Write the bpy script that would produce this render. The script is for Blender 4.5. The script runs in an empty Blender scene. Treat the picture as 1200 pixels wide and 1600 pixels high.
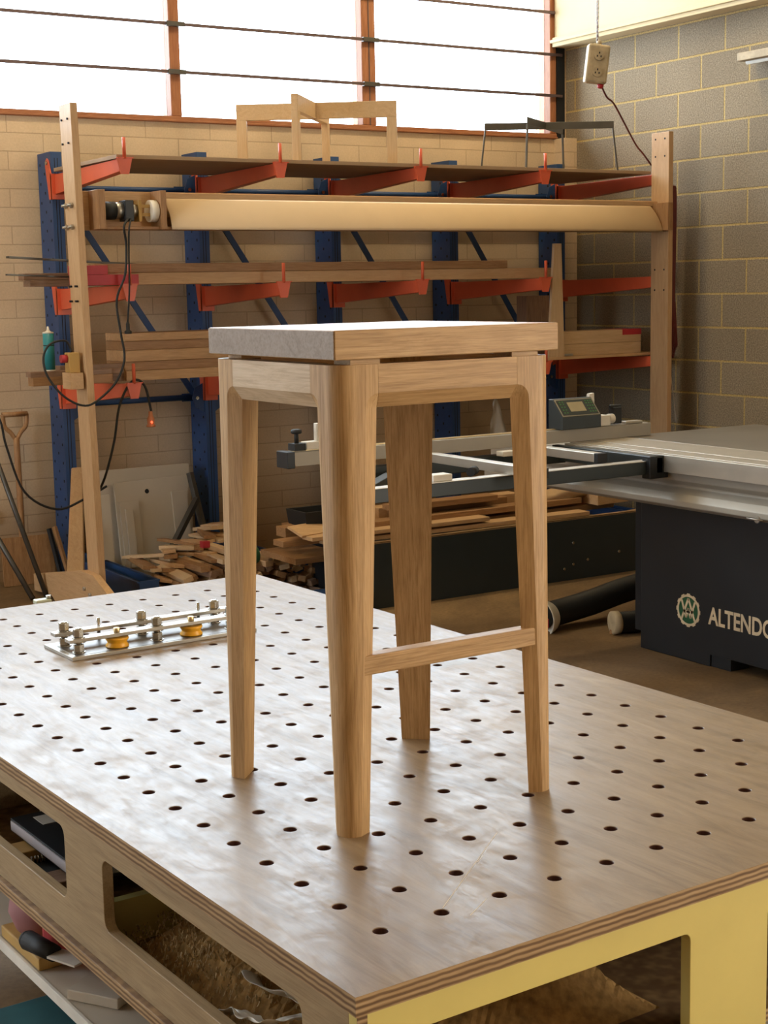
import bpy, bmesh, math, random
from mathutils import Vector, Matrix
random.seed(7)
SC = bpy.context.scene
COL = SC.collection
PI = math.pi

# ------------------------------------------------------------------ camera
cam_d = bpy.data.cameras.new('camera')
cam = bpy.data.objects.new('camera', cam_d); COL.objects.link(cam)
cam_d.sensor_fit = 'HORIZONTAL'; cam_d.sensor_width = 36.0; cam_d.lens = 71.203
cam_d.clip_start = .05; cam_d.clip_end = 200
R = Vector((0.84607, -0.53272, -0.01931)); U = Vector((0.09400, 0.11321, 0.98911)).normalized()
Fw = U.cross(R).normalized(); R = Fw.cross(U).normalized()
m = Matrix.Identity(4)
for k, v in enumerate((R, U, -Fw)):
    for r in range(3): m[r][k] = v[r]
m.translation = Vector((-6.5577, -8.1068, 1.5642))
cam.matrix_world = m
SC.camera = cam

# ------------------------------------------------------------------ world, exposure, lights
w = bpy.data.worlds.new('overcast_sky'); SC.world = w; w.use_nodes = True
bg = w.node_tree.nodes['Background']
bg.inputs[0].default_value = (0.80, 0.90, 1.0, 1); bg.inputs[1].default_value = 15.0
SC.view_settings.view_transform = 'Standard'; SC.view_settings.look = 'None'
SC.view_settings.gamma = 1.0; SC.view_settings.use_curve_mapping = False
SC.view_settings.exposure = -0.70
SC.cycles.max_bounces = 8; SC.cycles.diffuse_bounces = 5; SC.cycles.glossy_bounces = 4
SC.cycles.transparent_max_bounces = 8; SC.cycles.sample_clamp_indirect = 6
SC.cycles.caustics_reflective = False; SC.cycles.caustics_refractive = False

def area(name, loc, target, sx, sy, power, color, portal=False):
    d = bpy.data.lights.new(name, 'AREA'); d.shape = 'RECTANGLE'; d.size = sx; d.size_y = sy
    d.energy = power; d.color = color; d.cycles.is_portal = portal
    o = bpy.data.objects.new(name, d); COL.objects.link(o); o.location = loc
    o.rotation_euler = (Vector(target) - Vector(loc)).to_track_quat('-Z', 'Y').to_euler()
    return o
# daylight through the long window behind the rack, and through the open loading door behind the camera
area('window_daylight', (-4.6, .45, 3.45), (-4.6, -3, 2.6), 8.8, 1.7, 1050, (.72, .86, 1.0))
area('window_sky_portal', (-4.6, .30, 3.4), (-4.6, -3, 3.4), 8.9, 1.75, 1, (1, 1, 1), True)
area('side_loading_door_daylight', (.27, -10.3, 1.75), (-5.3, -10.3, 1.75), 2.7, 3.3, 430, (1.0, .76, .42))
area('left_window_daylight', (-9.62, -2.9, 1.75), (-5, -2.9, 1.75), 2.0, 2.0, 27, (.86, .93, 1.0))
for _x, _p in ((-1.1, 58), (-4.2, 50), (-7.3, 40)): area('added_upper_wall_light', (_x, -1.2, 4.40), (_x, -.9, 0), 1.3, .12, _p, (1.0, .78, .46))  # added lamps above the view, there to brighten the upper walls

# ------------------------------------------------------------------ materials
def nmat(name, rough=.6, metal=0.0, spec=.4):
    mt = bpy.data.materials.new(name); mt.use_nodes = True
    nt = mt.node_tree; b = nt.nodes['Principled BSDF']
    b.inputs['Roughness'].default_value = rough; b.inputs['Metallic'].default_value = metal
    b.inputs['Specular IOR Level'].default_value = spec
    return mt, nt, b
def ramp(nt, stops):
    r = nt.nodes.new('ShaderNodeValToRGB'); e = r.color_ramp.elements
    e[0].position, e[0].color = stops[0][0], (*stops[0][1], 1)
    e[1].position, e[1].color = stops[-1][0], (*stops[-1][1], 1)
    for p, c in stops[1:-1]:
        q = e.new(p); q.color = (*c, 1)
    return r
def coords(nt, scale, rot=(0, 0, 0), loc=(0, 0, 0), vary=True):
    tc = nt.nodes.new('ShaderNodeTexCoord'); mp = nt.nodes.new('ShaderNodeMapping')
    mp.inputs['Scale'].default_value = scale; mp.inputs['Rotation'].default_value = rot; mp.inputs['Location'].default_value = loc
    if vary:
        oi = nt.nodes.new('ShaderNodeObjectInfo'); ad = nt.nodes.new('ShaderNodeVectorMath'); ad.operation = 'MULTIPLY_ADD'
        cb = nt.nodes.new('ShaderNodeCombineXYZ')
        for i in range(3): nt.links.new(oi.outputs['Random'], cb.inputs[i])
        ad.inputs[1].default_value = (3.1, 2.3, 4.7)
        nt.links.new(cb.outputs[0], ad.inputs[0]); nt.links.new(tc.outputs['Object'], ad.inputs[2])
        nt.links.new(ad.outputs[0], mp.inputs['Vector'])
    else:
        nt.links.new(tc.outputs['Object'], mp.inputs['Vector'])
    return mp
def noise(nt, mp, scale, detail=4, rough=.55, dist=0):
    n = nt.nodes.new('ShaderNodeTexNoise'); n.inputs['Scale'].default_value = scale
    n.inputs['Detail'].default_value = detail; n.inputs['Roughness'].default_value = rough; n.inputs['Distortion'].default_value = dist
    nt.links.new(mp.outputs[0], n.inputs['Vector']); return n
def mixc(nt, a, b, f, mode='MIX'):
    mx = nt.nodes.new('ShaderNodeMix'); mx.data_type = 'RGBA'; mx.blend_type = mode
    for sock, v in ((mx.inputs[6], a), (mx.inputs[7], b), (mx.inputs[0], f)):
        if hasattr(v, 'is_linked') or hasattr(v, 'links'): nt.links.new(v, sock)
        elif isinstance(v, tuple): sock.default_value = (*v, 1)
        else: sock.default_value = v
    return mx.outputs[2]
def bump(nt, b, h, strength, dist=.002):
    bp = nt.nodes.new('ShaderNodeBump'); bp.inputs['Strength'].default_value = strength; bp.inputs['Distance'].default_value = dist
    nt.links.new(h, bp.inputs['Height']); nt.links.new(bp.outputs[0], b.inputs['Normal'])

def plain(name, col, rough=.6, metal=0.0, spec=.4, var=.12, scale=9):
    mt, nt, b = nmat(name, rough, metal, spec)
    mp = coords(nt, (1, 1, 1)); n = noise(nt, mp, scale, 5)
    lo = tuple(c * (1 - var) for c in col); hi = tuple(min(1, c * (1 + var)) for c in col)
    r = ramp(nt, [(.3, lo), (.7, hi)]); nt.links.new(n.outputs['Fac'], r.inputs[0])
    nt.links.new(r.outputs[0], b.inputs['Base Color'])
    return mt
def wood(name, dark, mid, light, axis='Z', rough=.5, fine=55, spec=.35, strength=.25, figure=.5):
    """long grain along one object axis: slow figure plus fine pores"""
    mt, nt, b = nmat(name, rough, 0, spec)
    s = {'X': (.12, 1, 1), 'Y': (1, .12, 1), 'Z': (1, 1, .12)}[axis]
    s2 = {'X': (.03, 1, 1), 'Y': (1, .03, 1), 'Z': (1, 1, .03)}[axis]
    mp = coords(nt, s); n = noise(nt, mp, 34, 7, .68, 1.6)
    mp2 = coords(nt, s2); n2 = noise(nt, mp2, fine * 7, 4, .65)
    r = ramp(nt, [(.25, dark), (.5, mid), (.75, light)]); nt.links.new(n.outputs['Fac'], r.inputs[0])
    r2 = ramp(nt, [(.34, (.58, .50, .42)), (.56, (1, 1, 1))]); nt.links.new(n2.outputs['Fac'], r2.inputs[0])
    c = mixc(nt, r.outputs[0], r2.outputs[0], figure, 'MULTIPLY')
    nt.links.new(c, b.inputs['Base Color']); bump(nt, b, n2.outputs['Fac'], strength, .0006)
    return mt
OAK = {a: wood('oak_' + a, (.355, .212, .09), (.475, .298, .135), (.57, .375, .185), a, figure=.7) for a in 'XYZ'}
OAKS = {a: wood('pale_oak_' + a, (.50, .37, .225), (.62, .475, .31), (.70, .56, .39), a) for a in 'XYZ'}
OAKSAP = wood('sapwood_oak', (.40, .27, .15), (.60, .46, .30), (.68, .55, .39), 'Y', figure=.4)
OAKEND = wood('oak_end_grain', (.23, .175, .13), (.31, .245, .19), (.36, .29, .23), 'X', fine=30)
PINE = {a: wood('pine_' + a, (.46, .285, .14), (.54, .345, .18), (.60, .40, .22), a, figure=.3) for a in 'XYZ'}
TIMB = {a: wood('brown_timber_' + a, (.24, .125, .055), (.33, .18, .08), (.42, .245, .115), a) for a in 'XYZ'}
TIMBD = {a: wood('dark_timber_' + a, (.17, .10, .065), (.24, .145, .09), (.31, .19, .12), a) for a in 'XYZ'}
LAM = wood('laminated_panel_timber', (.30, .18, .085), (.46, .28, .135), (.56, .36, .19), 'X', figure=.35)

def ply_edge_mat():
    mt, nt, b = nmat('plywood_edge', .6, 0, .3)
    mp = coords(nt, (1, 1, 1), vary=False)
    wv = nt.nodes.new('ShaderNodeTexWave'); wv.wave_type = 'BANDS'; wv.bands_direction = 'Z'
    wv.inputs['Scale'].default_value = 40; wv.inputs['Distortion'].default_value = 1.2; wv.inputs['Detail'].default_value = 1
    nt.links.new(mp.outputs[0], wv.inputs['Vector'])
    r = ramp(nt, [(.15, (.17, .10, .05)), (.5, (.33, .215, .105)), (.9, (.44, .30, .16))]); nt.links.new(wv.outputs['Fac'], r.inputs[0])
    n = noise(nt, coords(nt, (.3, .3, 6), vary=False), 40, 4)
    r2 = ramp(nt, [(.35, (.6, .52, .42)), (.6, (1, 1, 1))]); nt.links.new(n.outputs['Fac'], r2.inputs[0])
    nt.links.new(mixc(nt, r.outputs[0], r2.outputs[0], .6, 'MULTIPLY'), b.inputs['Base Color'])
    return mt
PLYEDGE = ply_edge_mat()
PLYFACE = wood('birch_ply_face', (.25, .175, .095), (.34, .245, .135), (.40, .295, .165), 'Y', figure=.5)
YELLOW = plain('yellow_formply_face', (.63, .52, .17), .38, 0, .45, .07, 4)

def bench_top_mat():
    mt, nt, b = nmat('worn_sealed_ply_top', .3, 0, .38)
    b.inputs['Specular Tint'].default_value = (.93, .97, 1, 1)
    mp = coords(nt, (1, .12, 1), (0, 0, .1), vary=False); n = noise(nt, mp, 22, 9, .7, 1.6)
    r = ramp(nt, [(.25, (.165, .112, .062)), (.5, (.265, .185, .108)), (.75, (.345, .25, .15))]); nt.links.new(n.outputs['Fac'], r.inputs[0])
    n2 = noise(nt, coords(nt, (1, 1, 1), vary=False), 13, 9, .78, .2)
    r2 = ramp(nt, [(.3, (.74, .70, .67)), (.7, (1, 1, 1))]); nt.links.new(n2.outputs['Fac'], r2.inputs[0])
    c = mixc(nt, r.outputs[0], r2.outputs[0], .8, 'MULTIPLY')
    # damp grey stain right of the stool (bench-local x .40, y .10)
    ms = coords(nt, (5.5, 8.5, 0), loc=(-1.95, -.62, 0), vary=False)
    gr = nt.nodes.new('ShaderNodeTexGradient'); gr.gradient_type = 'SPHERICAL'
    nd = noise(nt, coords(nt, (1, 1, 1), vary=False), 9, 4)
    vm = nt.nodes.new('ShaderNodeVectorMath'); vm.operation = 'MULTIPLY_ADD'; vm.inputs[1].default_value = (.9, .9, 0)
    nt.links.new(nd.outputs['Color'], vm.inputs[0]); nt.links.new(ms.outputs[0], vm.inputs[2])
    sb = nt.nodes.new('ShaderNodeVectorMath'); sb.operation = 'SUBTRACT'; sb.inputs[1].default_value = (.45, .45, 0)
    nt.links.new(vm.outputs[0], sb.inputs[0]); nt.links.new(sb.outputs[0], gr.inputs[0])
    rs = ramp(nt, [(.02, (0, 0, 0)), (.12, (.8, .8, .8)), (1, (.8, .8, .8))]); nt.links.new(gr.outputs['Fac'], rs.inputs[0])
    c = mixc(nt, c, (.20, .165, .125), rs.outputs[0])
    nt.links.new(c, b.inputs['Base Color'])
    rr = ramp(nt, [(.34, (.35, .35, .35)), (.50, (.40, .40, .40)), (.66, (.50, .50, .50))]); nt.links.new(n2.outputs['Fac'], rr.inputs[0])
    n3 = noise(nt, coords(nt, (1, .25, 1), (0, 0, .5), vary=False), 42, 6, .75, 1.0)
    r3 = ramp(nt, [(.35, (.86, .86, .86)), (.62, (1.12, 1.12, 1.12))]); nt.links.new(n3.outputs['Fac'], r3.inputs[0])
    nt.links.new(mixc(nt, rr.outputs[0], r3.outputs[0], 1.0, 'MULTIPLY'), b.inputs['Roughness'])
    bump(nt, b, n3.outputs['Fac'], .10, .0010)
    return mt
BTOP = bench_top_mat()

def block_wall(name, c1, c2, mortar, bw, bh, ox, oz, axis, msize, rough=.85, grain=.25, gs=160, mb=.6, stain=None, patch=.25):
    """axis: 'X' wall runs along x (use x,z), 'Y' wall runs along y (use y,z)"""
    mt, nt, b = nmat(name, rough, 0, .25)
    tc = nt.nodes.new('ShaderNodeTexCoord'); sp = nt.nodes.new('ShaderNodeSeparateXYZ'); cb = nt.nodes.new('ShaderNodeCombineXYZ')
    nt.links.new(tc.outputs['Object'], sp.inputs[0])
    a1 = nt.nodes.new('ShaderNodeMath'); a1.operation = 'ADD'; a1.inputs[1].default_value = ox
    a2 = nt.nodes.new('ShaderNodeMath'); a2.operation = 'ADD'; a2.inputs[1].default_value = oz
    nt.links.new(sp.outputs['X' if axis == 'X' else 'Y'], a1.inputs[0]); nt.links.new(sp.outputs['Z'], a2.inputs[0])
    nt.links.new(a1.outputs[0], cb.inputs[0]); nt.links.new(a2.outputs[0], cb.inputs[1])
    br = nt.nodes.new('ShaderNodeTexBrick'); br.offset = .5; br.squash = 1
    br.inputs['Scale'].default_value = 1; br.inputs['Brick Width'].default_value = bw; br.inputs['Row Height'].default_value = bh
    br.inputs['Mortar Size'].default_value = msize; br.inputs['Mortar Smooth'].default_value = .3; br.inputs['Bias'].default_value = 0
    br.inputs['Color1'].default_value = (*c1, 1); br.inputs['Color2'].default_value = (*c2, 1); br.inputs['Mortar'].default_value = (*mortar, 1)
    nt.links.new(cb.outputs[0], br.inputs['Vector'])
    mp = coords(nt, (1, 1, 1), vary=False); g = noise(nt, mp, gs, 3, .7)
    rg = ramp(nt, [(.3, (1 - grain,) * 3), (.7, (1, 1, 1))]); nt.links.new(g.outputs['Fac'], rg.inputs[0])
    c = mixc(nt, br.outputs['Color'], rg.outputs[0], 1.0, 'MULTIPLY')
    g2 = noise(nt, mp, 1.7, 5, .6); r2 = ramp(nt, [(.3, (1 - patch,) * 3), (.65, (1, 1, 1))]); nt.links.new(g2.outputs['Fac'], r2.inputs[0])
    c = mixc(nt, c, r2.outputs[0], 1.0, 'MULTIPLY')
    if stain: # grime splashed up from the floor
        rs = ramp(nt, [(.0, stain), (.16, (1, 1, 1))])
        md = nt.nodes.new('ShaderNodeMath'); md.operation = 'MULTIPLY_ADD'; md.inputs[1].default_value = .35
        mq = nt.nodes.new('ShaderNodeMath'); mq.operation = 'SUBTRACT'; mq.inputs[1].default_value = .06
        nt.links.new(sp.outputs['Z'], md.inputs[0]); nt.links.new(g2.outputs['Fac'], mq.inputs[0])
        ms2 = nt.nodes.new('ShaderNodeMath'); ms2.operation = 'MULTIPLY'; ms2.inputs[1].default_value = -.08
        nt.links.new(mq.outputs[0], ms2.inputs[0]); nt.links.new(ms2.outputs[0], md.inputs[2]); nt.links.new(md.outputs[0], rs.inputs[0])
        c = mixc(nt, c, rs.outputs[0], 1.0, 'MULTIPLY')
    nt.links.new(c, b.inputs['Base Color'])
    iv = nt.nodes.new('ShaderNodeMath'); iv.operation = 'MULTIPLY_ADD'; iv.inputs[1].default_value = -1.0
    gm = nt.nodes.new('ShaderNodeMath'); gm.operation = 'MULTIPLY'; gm.inputs[1].default_value = .25
    nt.links.new(g.outputs['Fac'], gm.inputs[0]); nt.links.new(br.outputs['Fac'], iv.inputs[0]); nt.links.new(gm.outputs[0], iv.inputs[2])
    bump(nt, b, iv.outputs[0], mb, .004)
    return mt
BACKW = block_wall('painted_thin_block_wall', (.72, .56, .385), (.68, .53, .365), (.53, .40, .27), .4, .0985, 3.816 + .2 + 4, -.061 + .0985*20, 'X', .0035, .7, .12, 90, .55, (.50, .38, .27), .22)
RIGHTW = block_wall('grey_concrete_block_wall', (.40, .325, .225), (.35, .285, .20), (.68, .50, .21), .39, .2, .29 + 39 + .195, -.092 + 4, 'Y', .007, .92, .62, 120, .9, None, .12)
PLASTER = plain('cream_painted_lining', (.62, .50, .29), .7, 0, .3, .04, 3)
DARKCEIL = plain('ceiling_lining', (.74, .58, .36), .9)
FARWALL = plain('plain_far_wall_paint', (.42, .34, .25), .9)
def floor_mat():
    mt, nt, b = nmat('dusty_concrete_floor', .8, 0, .25)
    mp = coords(nt, (1, 1, 1), vary=False); n = noise(nt, mp, 1.3, 8, .65, .5)
    r = ramp(nt, [(.3, (.115, .07, .035)), (.55, (.20, .125, .06)), (.75, (.32, .20, .09))]); nt.links.new(n.outputs['Fac'], r.inputs[0])
    n2 = noise(nt, mp, 60, 4); r2 = ramp(nt, [(.3, (.75, .75, .75)), (.7, (1, 1, 1))]); nt.links.new(n2.outputs['Fac'], r2.inputs[0])
    nt.links.new(mixc(nt, r.outputs[0], r2.outputs[0], 1.0, 'MULTIPLY'), b.inputs['Base Color'])
    bump(nt, b, n2.outputs['Fac'], .3, .003)
    return mt
FLOORM = floor_mat()
REDWOOD = {a: wood('red_stained_window_timber_' + a, (.26, .10, .045), (.36, .15, .07), (.44, .20, .10), a, .6) for a in 'XYZ'}
BARM = plain('dark_grey_window_bar', (.14, .10, .10), .5, .6)
STEELDK = plain('weathered_dark_steel', (.10, .095, .085), .45, .7)
BLUE = plain('blue_powder_coated_steel', (.022, .062, .175), .45, 0, .4, .15, 6)
ORANGE = plain('orange_powder_coated_steel', (.62, .105, .045), .42, 0, .45, .08, 5)
HOLE = plain('dark_punched_hole', (.012, .012, .015), .8)
BLACKP = plain('black_powder_coat', (.012, .014, .017), .45, 0, .4, .1, 5)
ANTHR = plain('anthracite_paint', (.028, .038, .042), .42, 0, .45, .08, 5)
BLACKR = plain('black_rubber', (.012, .012, .012), .6)
ALU = plain('anodised_aluminium', (.50, .46, .39), .38, .7, .5, .05, 12)
ALUM = plain('matt_grey_aluminium', (.34, .31, .26), .52, .2, .5, .05, 8)
CAST = plain('machined_cast_iron', (.24, .215, .175), .38, .65, .5, .12, 3)
CHROME = plain('bright_zinc_steel', (.42, .40, .36), .27, 1.0, .5, .06, 30)
STEELPL = plain('mill_finish_steel_plate', (.40, .375, .33), .38, .9, .5, .12, 9)
DARKPL = plain('blued_steel_surface', (.16, .145, .13), .35, .9, .5, .2, 9)
GREENISH = plain('pale_green_cast_metal', (.42, .44, .33), .45, .3)
BRASS = plain('pale_brass', (.66, .50, .26), .3, .9)
YELPUL = plain('yellow_polyurethane', (.80, .40, .02), .4, 0, .5, .05)
WHITEP = plain('white_plastic', (.66, .62, .54), .5)
WHITEMEL = plain('off_white_melamine', (.50, .44, .35), .5, 0, .4, .07, 3)
CANVAS = plain('cream_canvas_sheet', (.63, .47, .29), .85, 0, .2, .03, 5)
PAPER = plain('grey_page_edges', (.45, .41, .42), .8)
TEAL = plain('teal_plastic', (.02, .21, .24), .4)
TEALC = plain('mottled_teal_plastic', (.018, .085, .10), .5, 0, .4, .3, 6)
REDP = plain('red_paint', (.42, .03, .04), .5)
DKRED = plain('dark_red_cable_sheath', (.13, .022, .02), .5)
CREAMPL = plain('grimy_cream_plastic', (.42, .34, .22), .6, 0, .3, .18, 22)
CARD = plain('tan_cardboard', (.46, .30, .15), .8)
OCHRE = plain('ochre_plastic', (.44, .27, .08), .6)
MDF = plain('mdf_board_face', (.36, .255, .165), .75, 0, .25, .06, 8)
CLOTH = plain('tan_cloth', (.42, .28, .15), .9, 0, .2, .1, 10)
MAUVE = plain('mauve_cloth', (.15, .105, .115), .9, 0, .2, .15, 10)
PINK = plain('dusty_pink_rubber', (.34, .16, .16), .7)
GREEN = plain('dark_green_plastic', (.02, .10, .05), .5)
DUST = plain('brown_sawdust', (.27, .155, .055), .95, 0, .1, .35, 60)
SHAV = plain('pale_wood_shaving', (.36, .25, .12), .8, 0, .2, .2, 20)
FILMM = plain('milky_plastic_film', (.62, .58, .50), .35, 0, .5, .05, 9)
SCREENM = plain('beige_lcd', (.36, .31, .20), .3)
GREENKEY = plain('green_keys', (.06, .20, .07), .5)
SIGNW = plain('cream_lettering', (.62, .50, .33), .6)
SIGNG = plain('green_enamel', (.012, .075, .03), .5)
GLOWRED = bpy.data.materials.new('red_neon_glow'); GLOWRED.use_nodes = True
_b = GLOWRED.node_tree.nodes['Principled BSDF']; _b.inputs['Base Color'].default_value = (.8, .1, .03, 1)
_b.inputs['Emission Color'].default_value = (1, .08, .03, 1); _b.inputs['Emission Strength'].default_value = 6
AMBER = plain('amber_translucent_plastic', (.42, .15, .06), .3)
def glass_mat():
    mt = bpy.data.materials.new('window_pane_glass'); mt.use_nodes = True; nt = mt.node_tree
    nt.nodes.clear(); o = nt.nodes.new('ShaderNodeOutputMaterial'); mx = nt.nodes.new('ShaderNodeMixShader')
    t = nt.nodes.new('ShaderNodeBsdfTransparent'); g = nt.nodes.new('ShaderNodeBsdfGlossy'); g.inputs['Roughness'].default_value = .05
    t.inputs[0].default_value = (.93, .94, .94, 1)
    fr = nt.nodes.new('ShaderNodeFresnel'); fr.inputs[0].default_value = 1.3
    nt.links.new(fr.outputs[0], mx.inputs[0]); nt.links.new(t.outputs[0], mx.inputs[1]); nt.links.new(g.outputs[0], mx.inputs[2])
    nt.links.new(mx.outputs[0], o.inputs[0]); return mt
GLASS = glass_mat()

# ------------------------------------------------------------------ mesh helpers
class B:
    """collects shapes in world coordinates (or in the frame T), becomes ONE mesh object"""
    def __init__(s, T=None): s.bm = bmesh.new(); s.T = T; s.mi = 0
    def _add(s, verts, faces, smooth=False):
        vs = [s.bm.verts.new((s.T @ Vector(v)) if s.T else Vector(v)) for v in verts]
        for f in faces:
            try: fc = s.bm.faces.new([vs[i] for i in f]); fc.smooth = smooth; fc.material_index = s.mi
            except ValueError: pass
        return s
    def box(s, x0, x1, y0, y1, z0, z1):
        v = [(x, y, z) for z in (z0, z1) for y in (y0, y1) for x in (x0, x1)]
        return s._add(v, [(0, 2, 3, 1), (4, 5, 7, 6), (0, 1, 5, 4), (2, 6, 7, 3), (0, 4, 6, 2), (1, 3, 7, 5)])
    def hexa(s, v):
        return s._add(v, [(0, 2, 3, 1), (4, 5, 7, 6), (0, 1, 5, 4), (2, 6, 7, 3), (0, 4, 6, 2), (1, 3, 7, 5)])
    def bar(s, p0, p1, wd, ht, up=(0, 0, 1)):
        p0, p1 = Vector(p0), Vector(p1); d = (p1 - p0).normalized(); sd = d.cross(Vector(up))
        sd = sd.normalized() if sd.length > 1e-4 else Vector((1, 0, 0)); u = sd.cross(d)
        v = [p + sd * a * wd / 2 + u * b * ht / 2 for p in (p0, p1) for b in (-1, 1) for a in (-1, 1)]
        return s.hexa([tuple(q) for q in v])
    def prism(s, pts, f0, f1):
        """pts 2-D polygon; f0,f1 map (a,b)->3-D for the two ends"""
        n = len(pts); v = [f0(*p) for p in pts] + [f1(*p) for p in pts]
        fs = [tuple(range(n))[::-1], tuple(range(n, 2 * n))] + [(i, (i + 1) % n, n + (i + 1) % n, n + i) for i in range(n)]
        return s._add(v, fs)
    def cyl(s, p0, p1, r0, r1=None, seg=16, caps=True, smooth=True):
        r1 = r0 if r1 is None else r1; p0, p1 = Vector(p0), Vector(p1); d = (p1 - p0).normalized()
        a = d.orthogonal().normalized(); b = d.cross(a); v = []
        for p, r in ((p0, r0), (p1, r1)):
            for k in range(seg):
                t = 2 * PI * k / seg; v.append(tuple(p + a * (r * math.cos(t)) + b * (r * math.sin(t))))
        s._add(v, [(k, (k + 1) % seg, seg + (k + 1) % seg, seg + k) for k in range(seg)], smooth)
        if caps:
            s._add(v[:seg], [tuple(range(seg))[::-1]]); s._add(v[seg:], [tuple(range(seg))])
        return s
    def lathe(s, base, prof, seg=24, axis=(0, 0, 1)):
        """prof list of (radius, height)"""
        q = Vector((0, 0, 1)).rotation_difference(Vector(axis)); v = []
        for r, h in prof:
            for k in range(seg):
                t = 2 * PI * k / seg; v.append(tuple(Vector(base) + q @ Vector((r * math.cos(t), r * math.sin(t), h))))
        fs = [(i * seg + k, i * seg + (k + 1) % seg, (i + 1) * seg + (k + 1) % seg, (i + 1) * seg + k) for i in range(len(prof) - 1) for k in range(seg)]
        s._add(v, fs, True)
        s._add(v[:seg], [tuple(range(seg))[::-1]]); s._add(v[-seg:], [tuple(range(seg))]); return s
    def tube(s, pts, r, seg=8, sub=6):
        P = [Vector(p) for p in pts]; out = []
        for i in range(len(P) - 1):
            a, b_, c, d = P[max(i - 1, 0)], P[i], P[i + 1], P[min(i + 2, len(P) - 1)]
            for k in range(sub):
                t = k / sub
                out.append(.5 * ((2 * b_) + (c - a) * t + (2 * a - 5 * b_ + 4 * c - d) * t * t + (3 * b_ - a - 3 * c + d) * t ** 3))
        out.append(P[-1]); v = []; prev = None
        for i, p in enumerate(out):
            d = (out[min(i + 1, len(out) - 1)] - out[max(i - 1, 0)])
            d = d.normalized() if d.length > 1e-9 else Vector((0, 0, 1))
            a = (prev - d * prev.dot(d)).normalized() if prev else d.orthogonal().normalized()
            prev = a; b = d.cross(a)
            for k in range(seg):
                t = 2 * PI * k / seg; v.append(tuple(p + a * (r * math.cos(t)) + b * (r * math.sin(t))))
        n = len(out)
        s._add(v, [(i * seg + k, i * seg + (k + 1) % seg, (i + 1) * seg + (k + 1) % seg, (i + 1) * seg + k) for i in range(n - 1) for k in range(seg)], True)
        s._add(v[:seg], [tuple(range(seg))[::-1]]); s._add(v[-seg:], [tuple(range(seg))]); return s
    def plate(s, outer, holes, f0, f1):
        """flat plate with holes: 2-D loops, f0/f1 map to the two faces"""
        tb = bmesh.new()
        for lp in [outer] + holes:
            vs = [tb.verts.new((a, b, 0)) for a, b in lp]
            for i in range(len(vs)): tb.edges.new((vs[i], vs[(i + 1) % len(vs)]))
        bmesh.ops.triangle_fill(tb, use_beauty=True, use_dissolve=False, edges=tb.edges[:])
        tb.verts.index_update(); pts = [(v.co.x, v.co.y) for v in tb.verts]
        fs = [tuple(v.index for v in f.verts) for f in tb.faces]; tb.free()
        s._add([f0(*p) for p in pts], fs); s._add([f1(*p) for p in pts], [f[::-1] for f in fs])
        for lp in [outer] + holes:
            n = len(lp)
            s._add([f0(*p) for p in lp] + [f1(*p) for p in lp], [(i, (i + 1) % n, n + (i + 1) % n, n + i) for i in range(n)])
        return s
    def done(s, name, mat, parent=None, bevel=0.0, label=None, cat=None, group=None, kind=None, seg=2):
        bm = s.bm
        bmesh.ops.remove_doubles(bm, verts=bm.verts, dist=1e-6)
        bmesh.ops.recalc_face_normals(bm, faces=bm.faces)
        if parent is None:
            xs = [v.co for v in bm.verts]
            org = Vector(((min(v.x for v in xs) + max(v.x for v in xs)) / 2, (min(v.y for v in xs) + max(v.y for v in xs)) / 2, min(v.z for v in xs)))
            if kind == 'structure': org = Vector((0, 0, 0))
            bmesh.ops.translate(bm, verts=bm.verts, vec=-org)
        else:
            bm.transform(WM[parent.name].inverted())
        me = bpy.data.meshes.new(name); bm.to_mesh(me); bm.free()
        o = bpy.data.objects.new(name, me); COL.objects.link(o)
        for m_ in (mat if isinstance(mat, list) else [mat]): me.materials.append(m_)
        if parent is None:
            o.location = org; WM[o.name] = Matrix.Translation(org)
        else:
            o.parent = parent; WM[o.name] = WM[parent.name].copy()
        if bevel:
            md = o.modifiers.new('bevel', 'BEVEL'); md.width = bevel; md.segments = seg; md.limit_method = 'ANGLE'; md.angle_limit = math.radians(40)
        if label: o['label'] = label
        if cat: o['category'] = cat
        if group: o['group'] = group
        if kind: o['kind'] = kind
        return o
WM = {}
def thing(name, label, cat, loc, group=None, rotz=0):
    o = bpy.data.objects.new(name, None); COL.objects.link(o); o.empty_display_size = .05
    o.location = loc; o.rotation_euler = (0, 0, rotz); WM[o.name] = Matrix.Translation(Vector(loc)) @ Matrix.Rotation(rotz, 4, 'Z')
    o['label'] = label; o['category'] = cat
    if group: o['group'] = group
    return o
def copy_tree(o, parent=None):
    c = o.copy(); COL.objects.link(c)
    if parent: c.parent = parent
    for ch in list(o.children): copy_tree(ch, c)
    return c
def rrect(x0, x1, y0, y1, r, n=5):
    o = []
    for cx, cy, a0 in ((x1 - r, y1 - r, 0), (x0 + r, y1 - r, 90), (x0 + r, y0 + r, 180), (x1 - r, y0 + r, 270)):
        for k in range(n + 1):
            a = math.radians(a0 + 90 * k / n); o.append((cx + r * math.cos(a), cy + r * math.sin(a)))
    return o
def circ(cx, cy, r, n=20): return [(cx + r * math.cos(2 * PI * k / n), cy + r * math.sin(2 * PI * k / n)) for k in range(n)]
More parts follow.
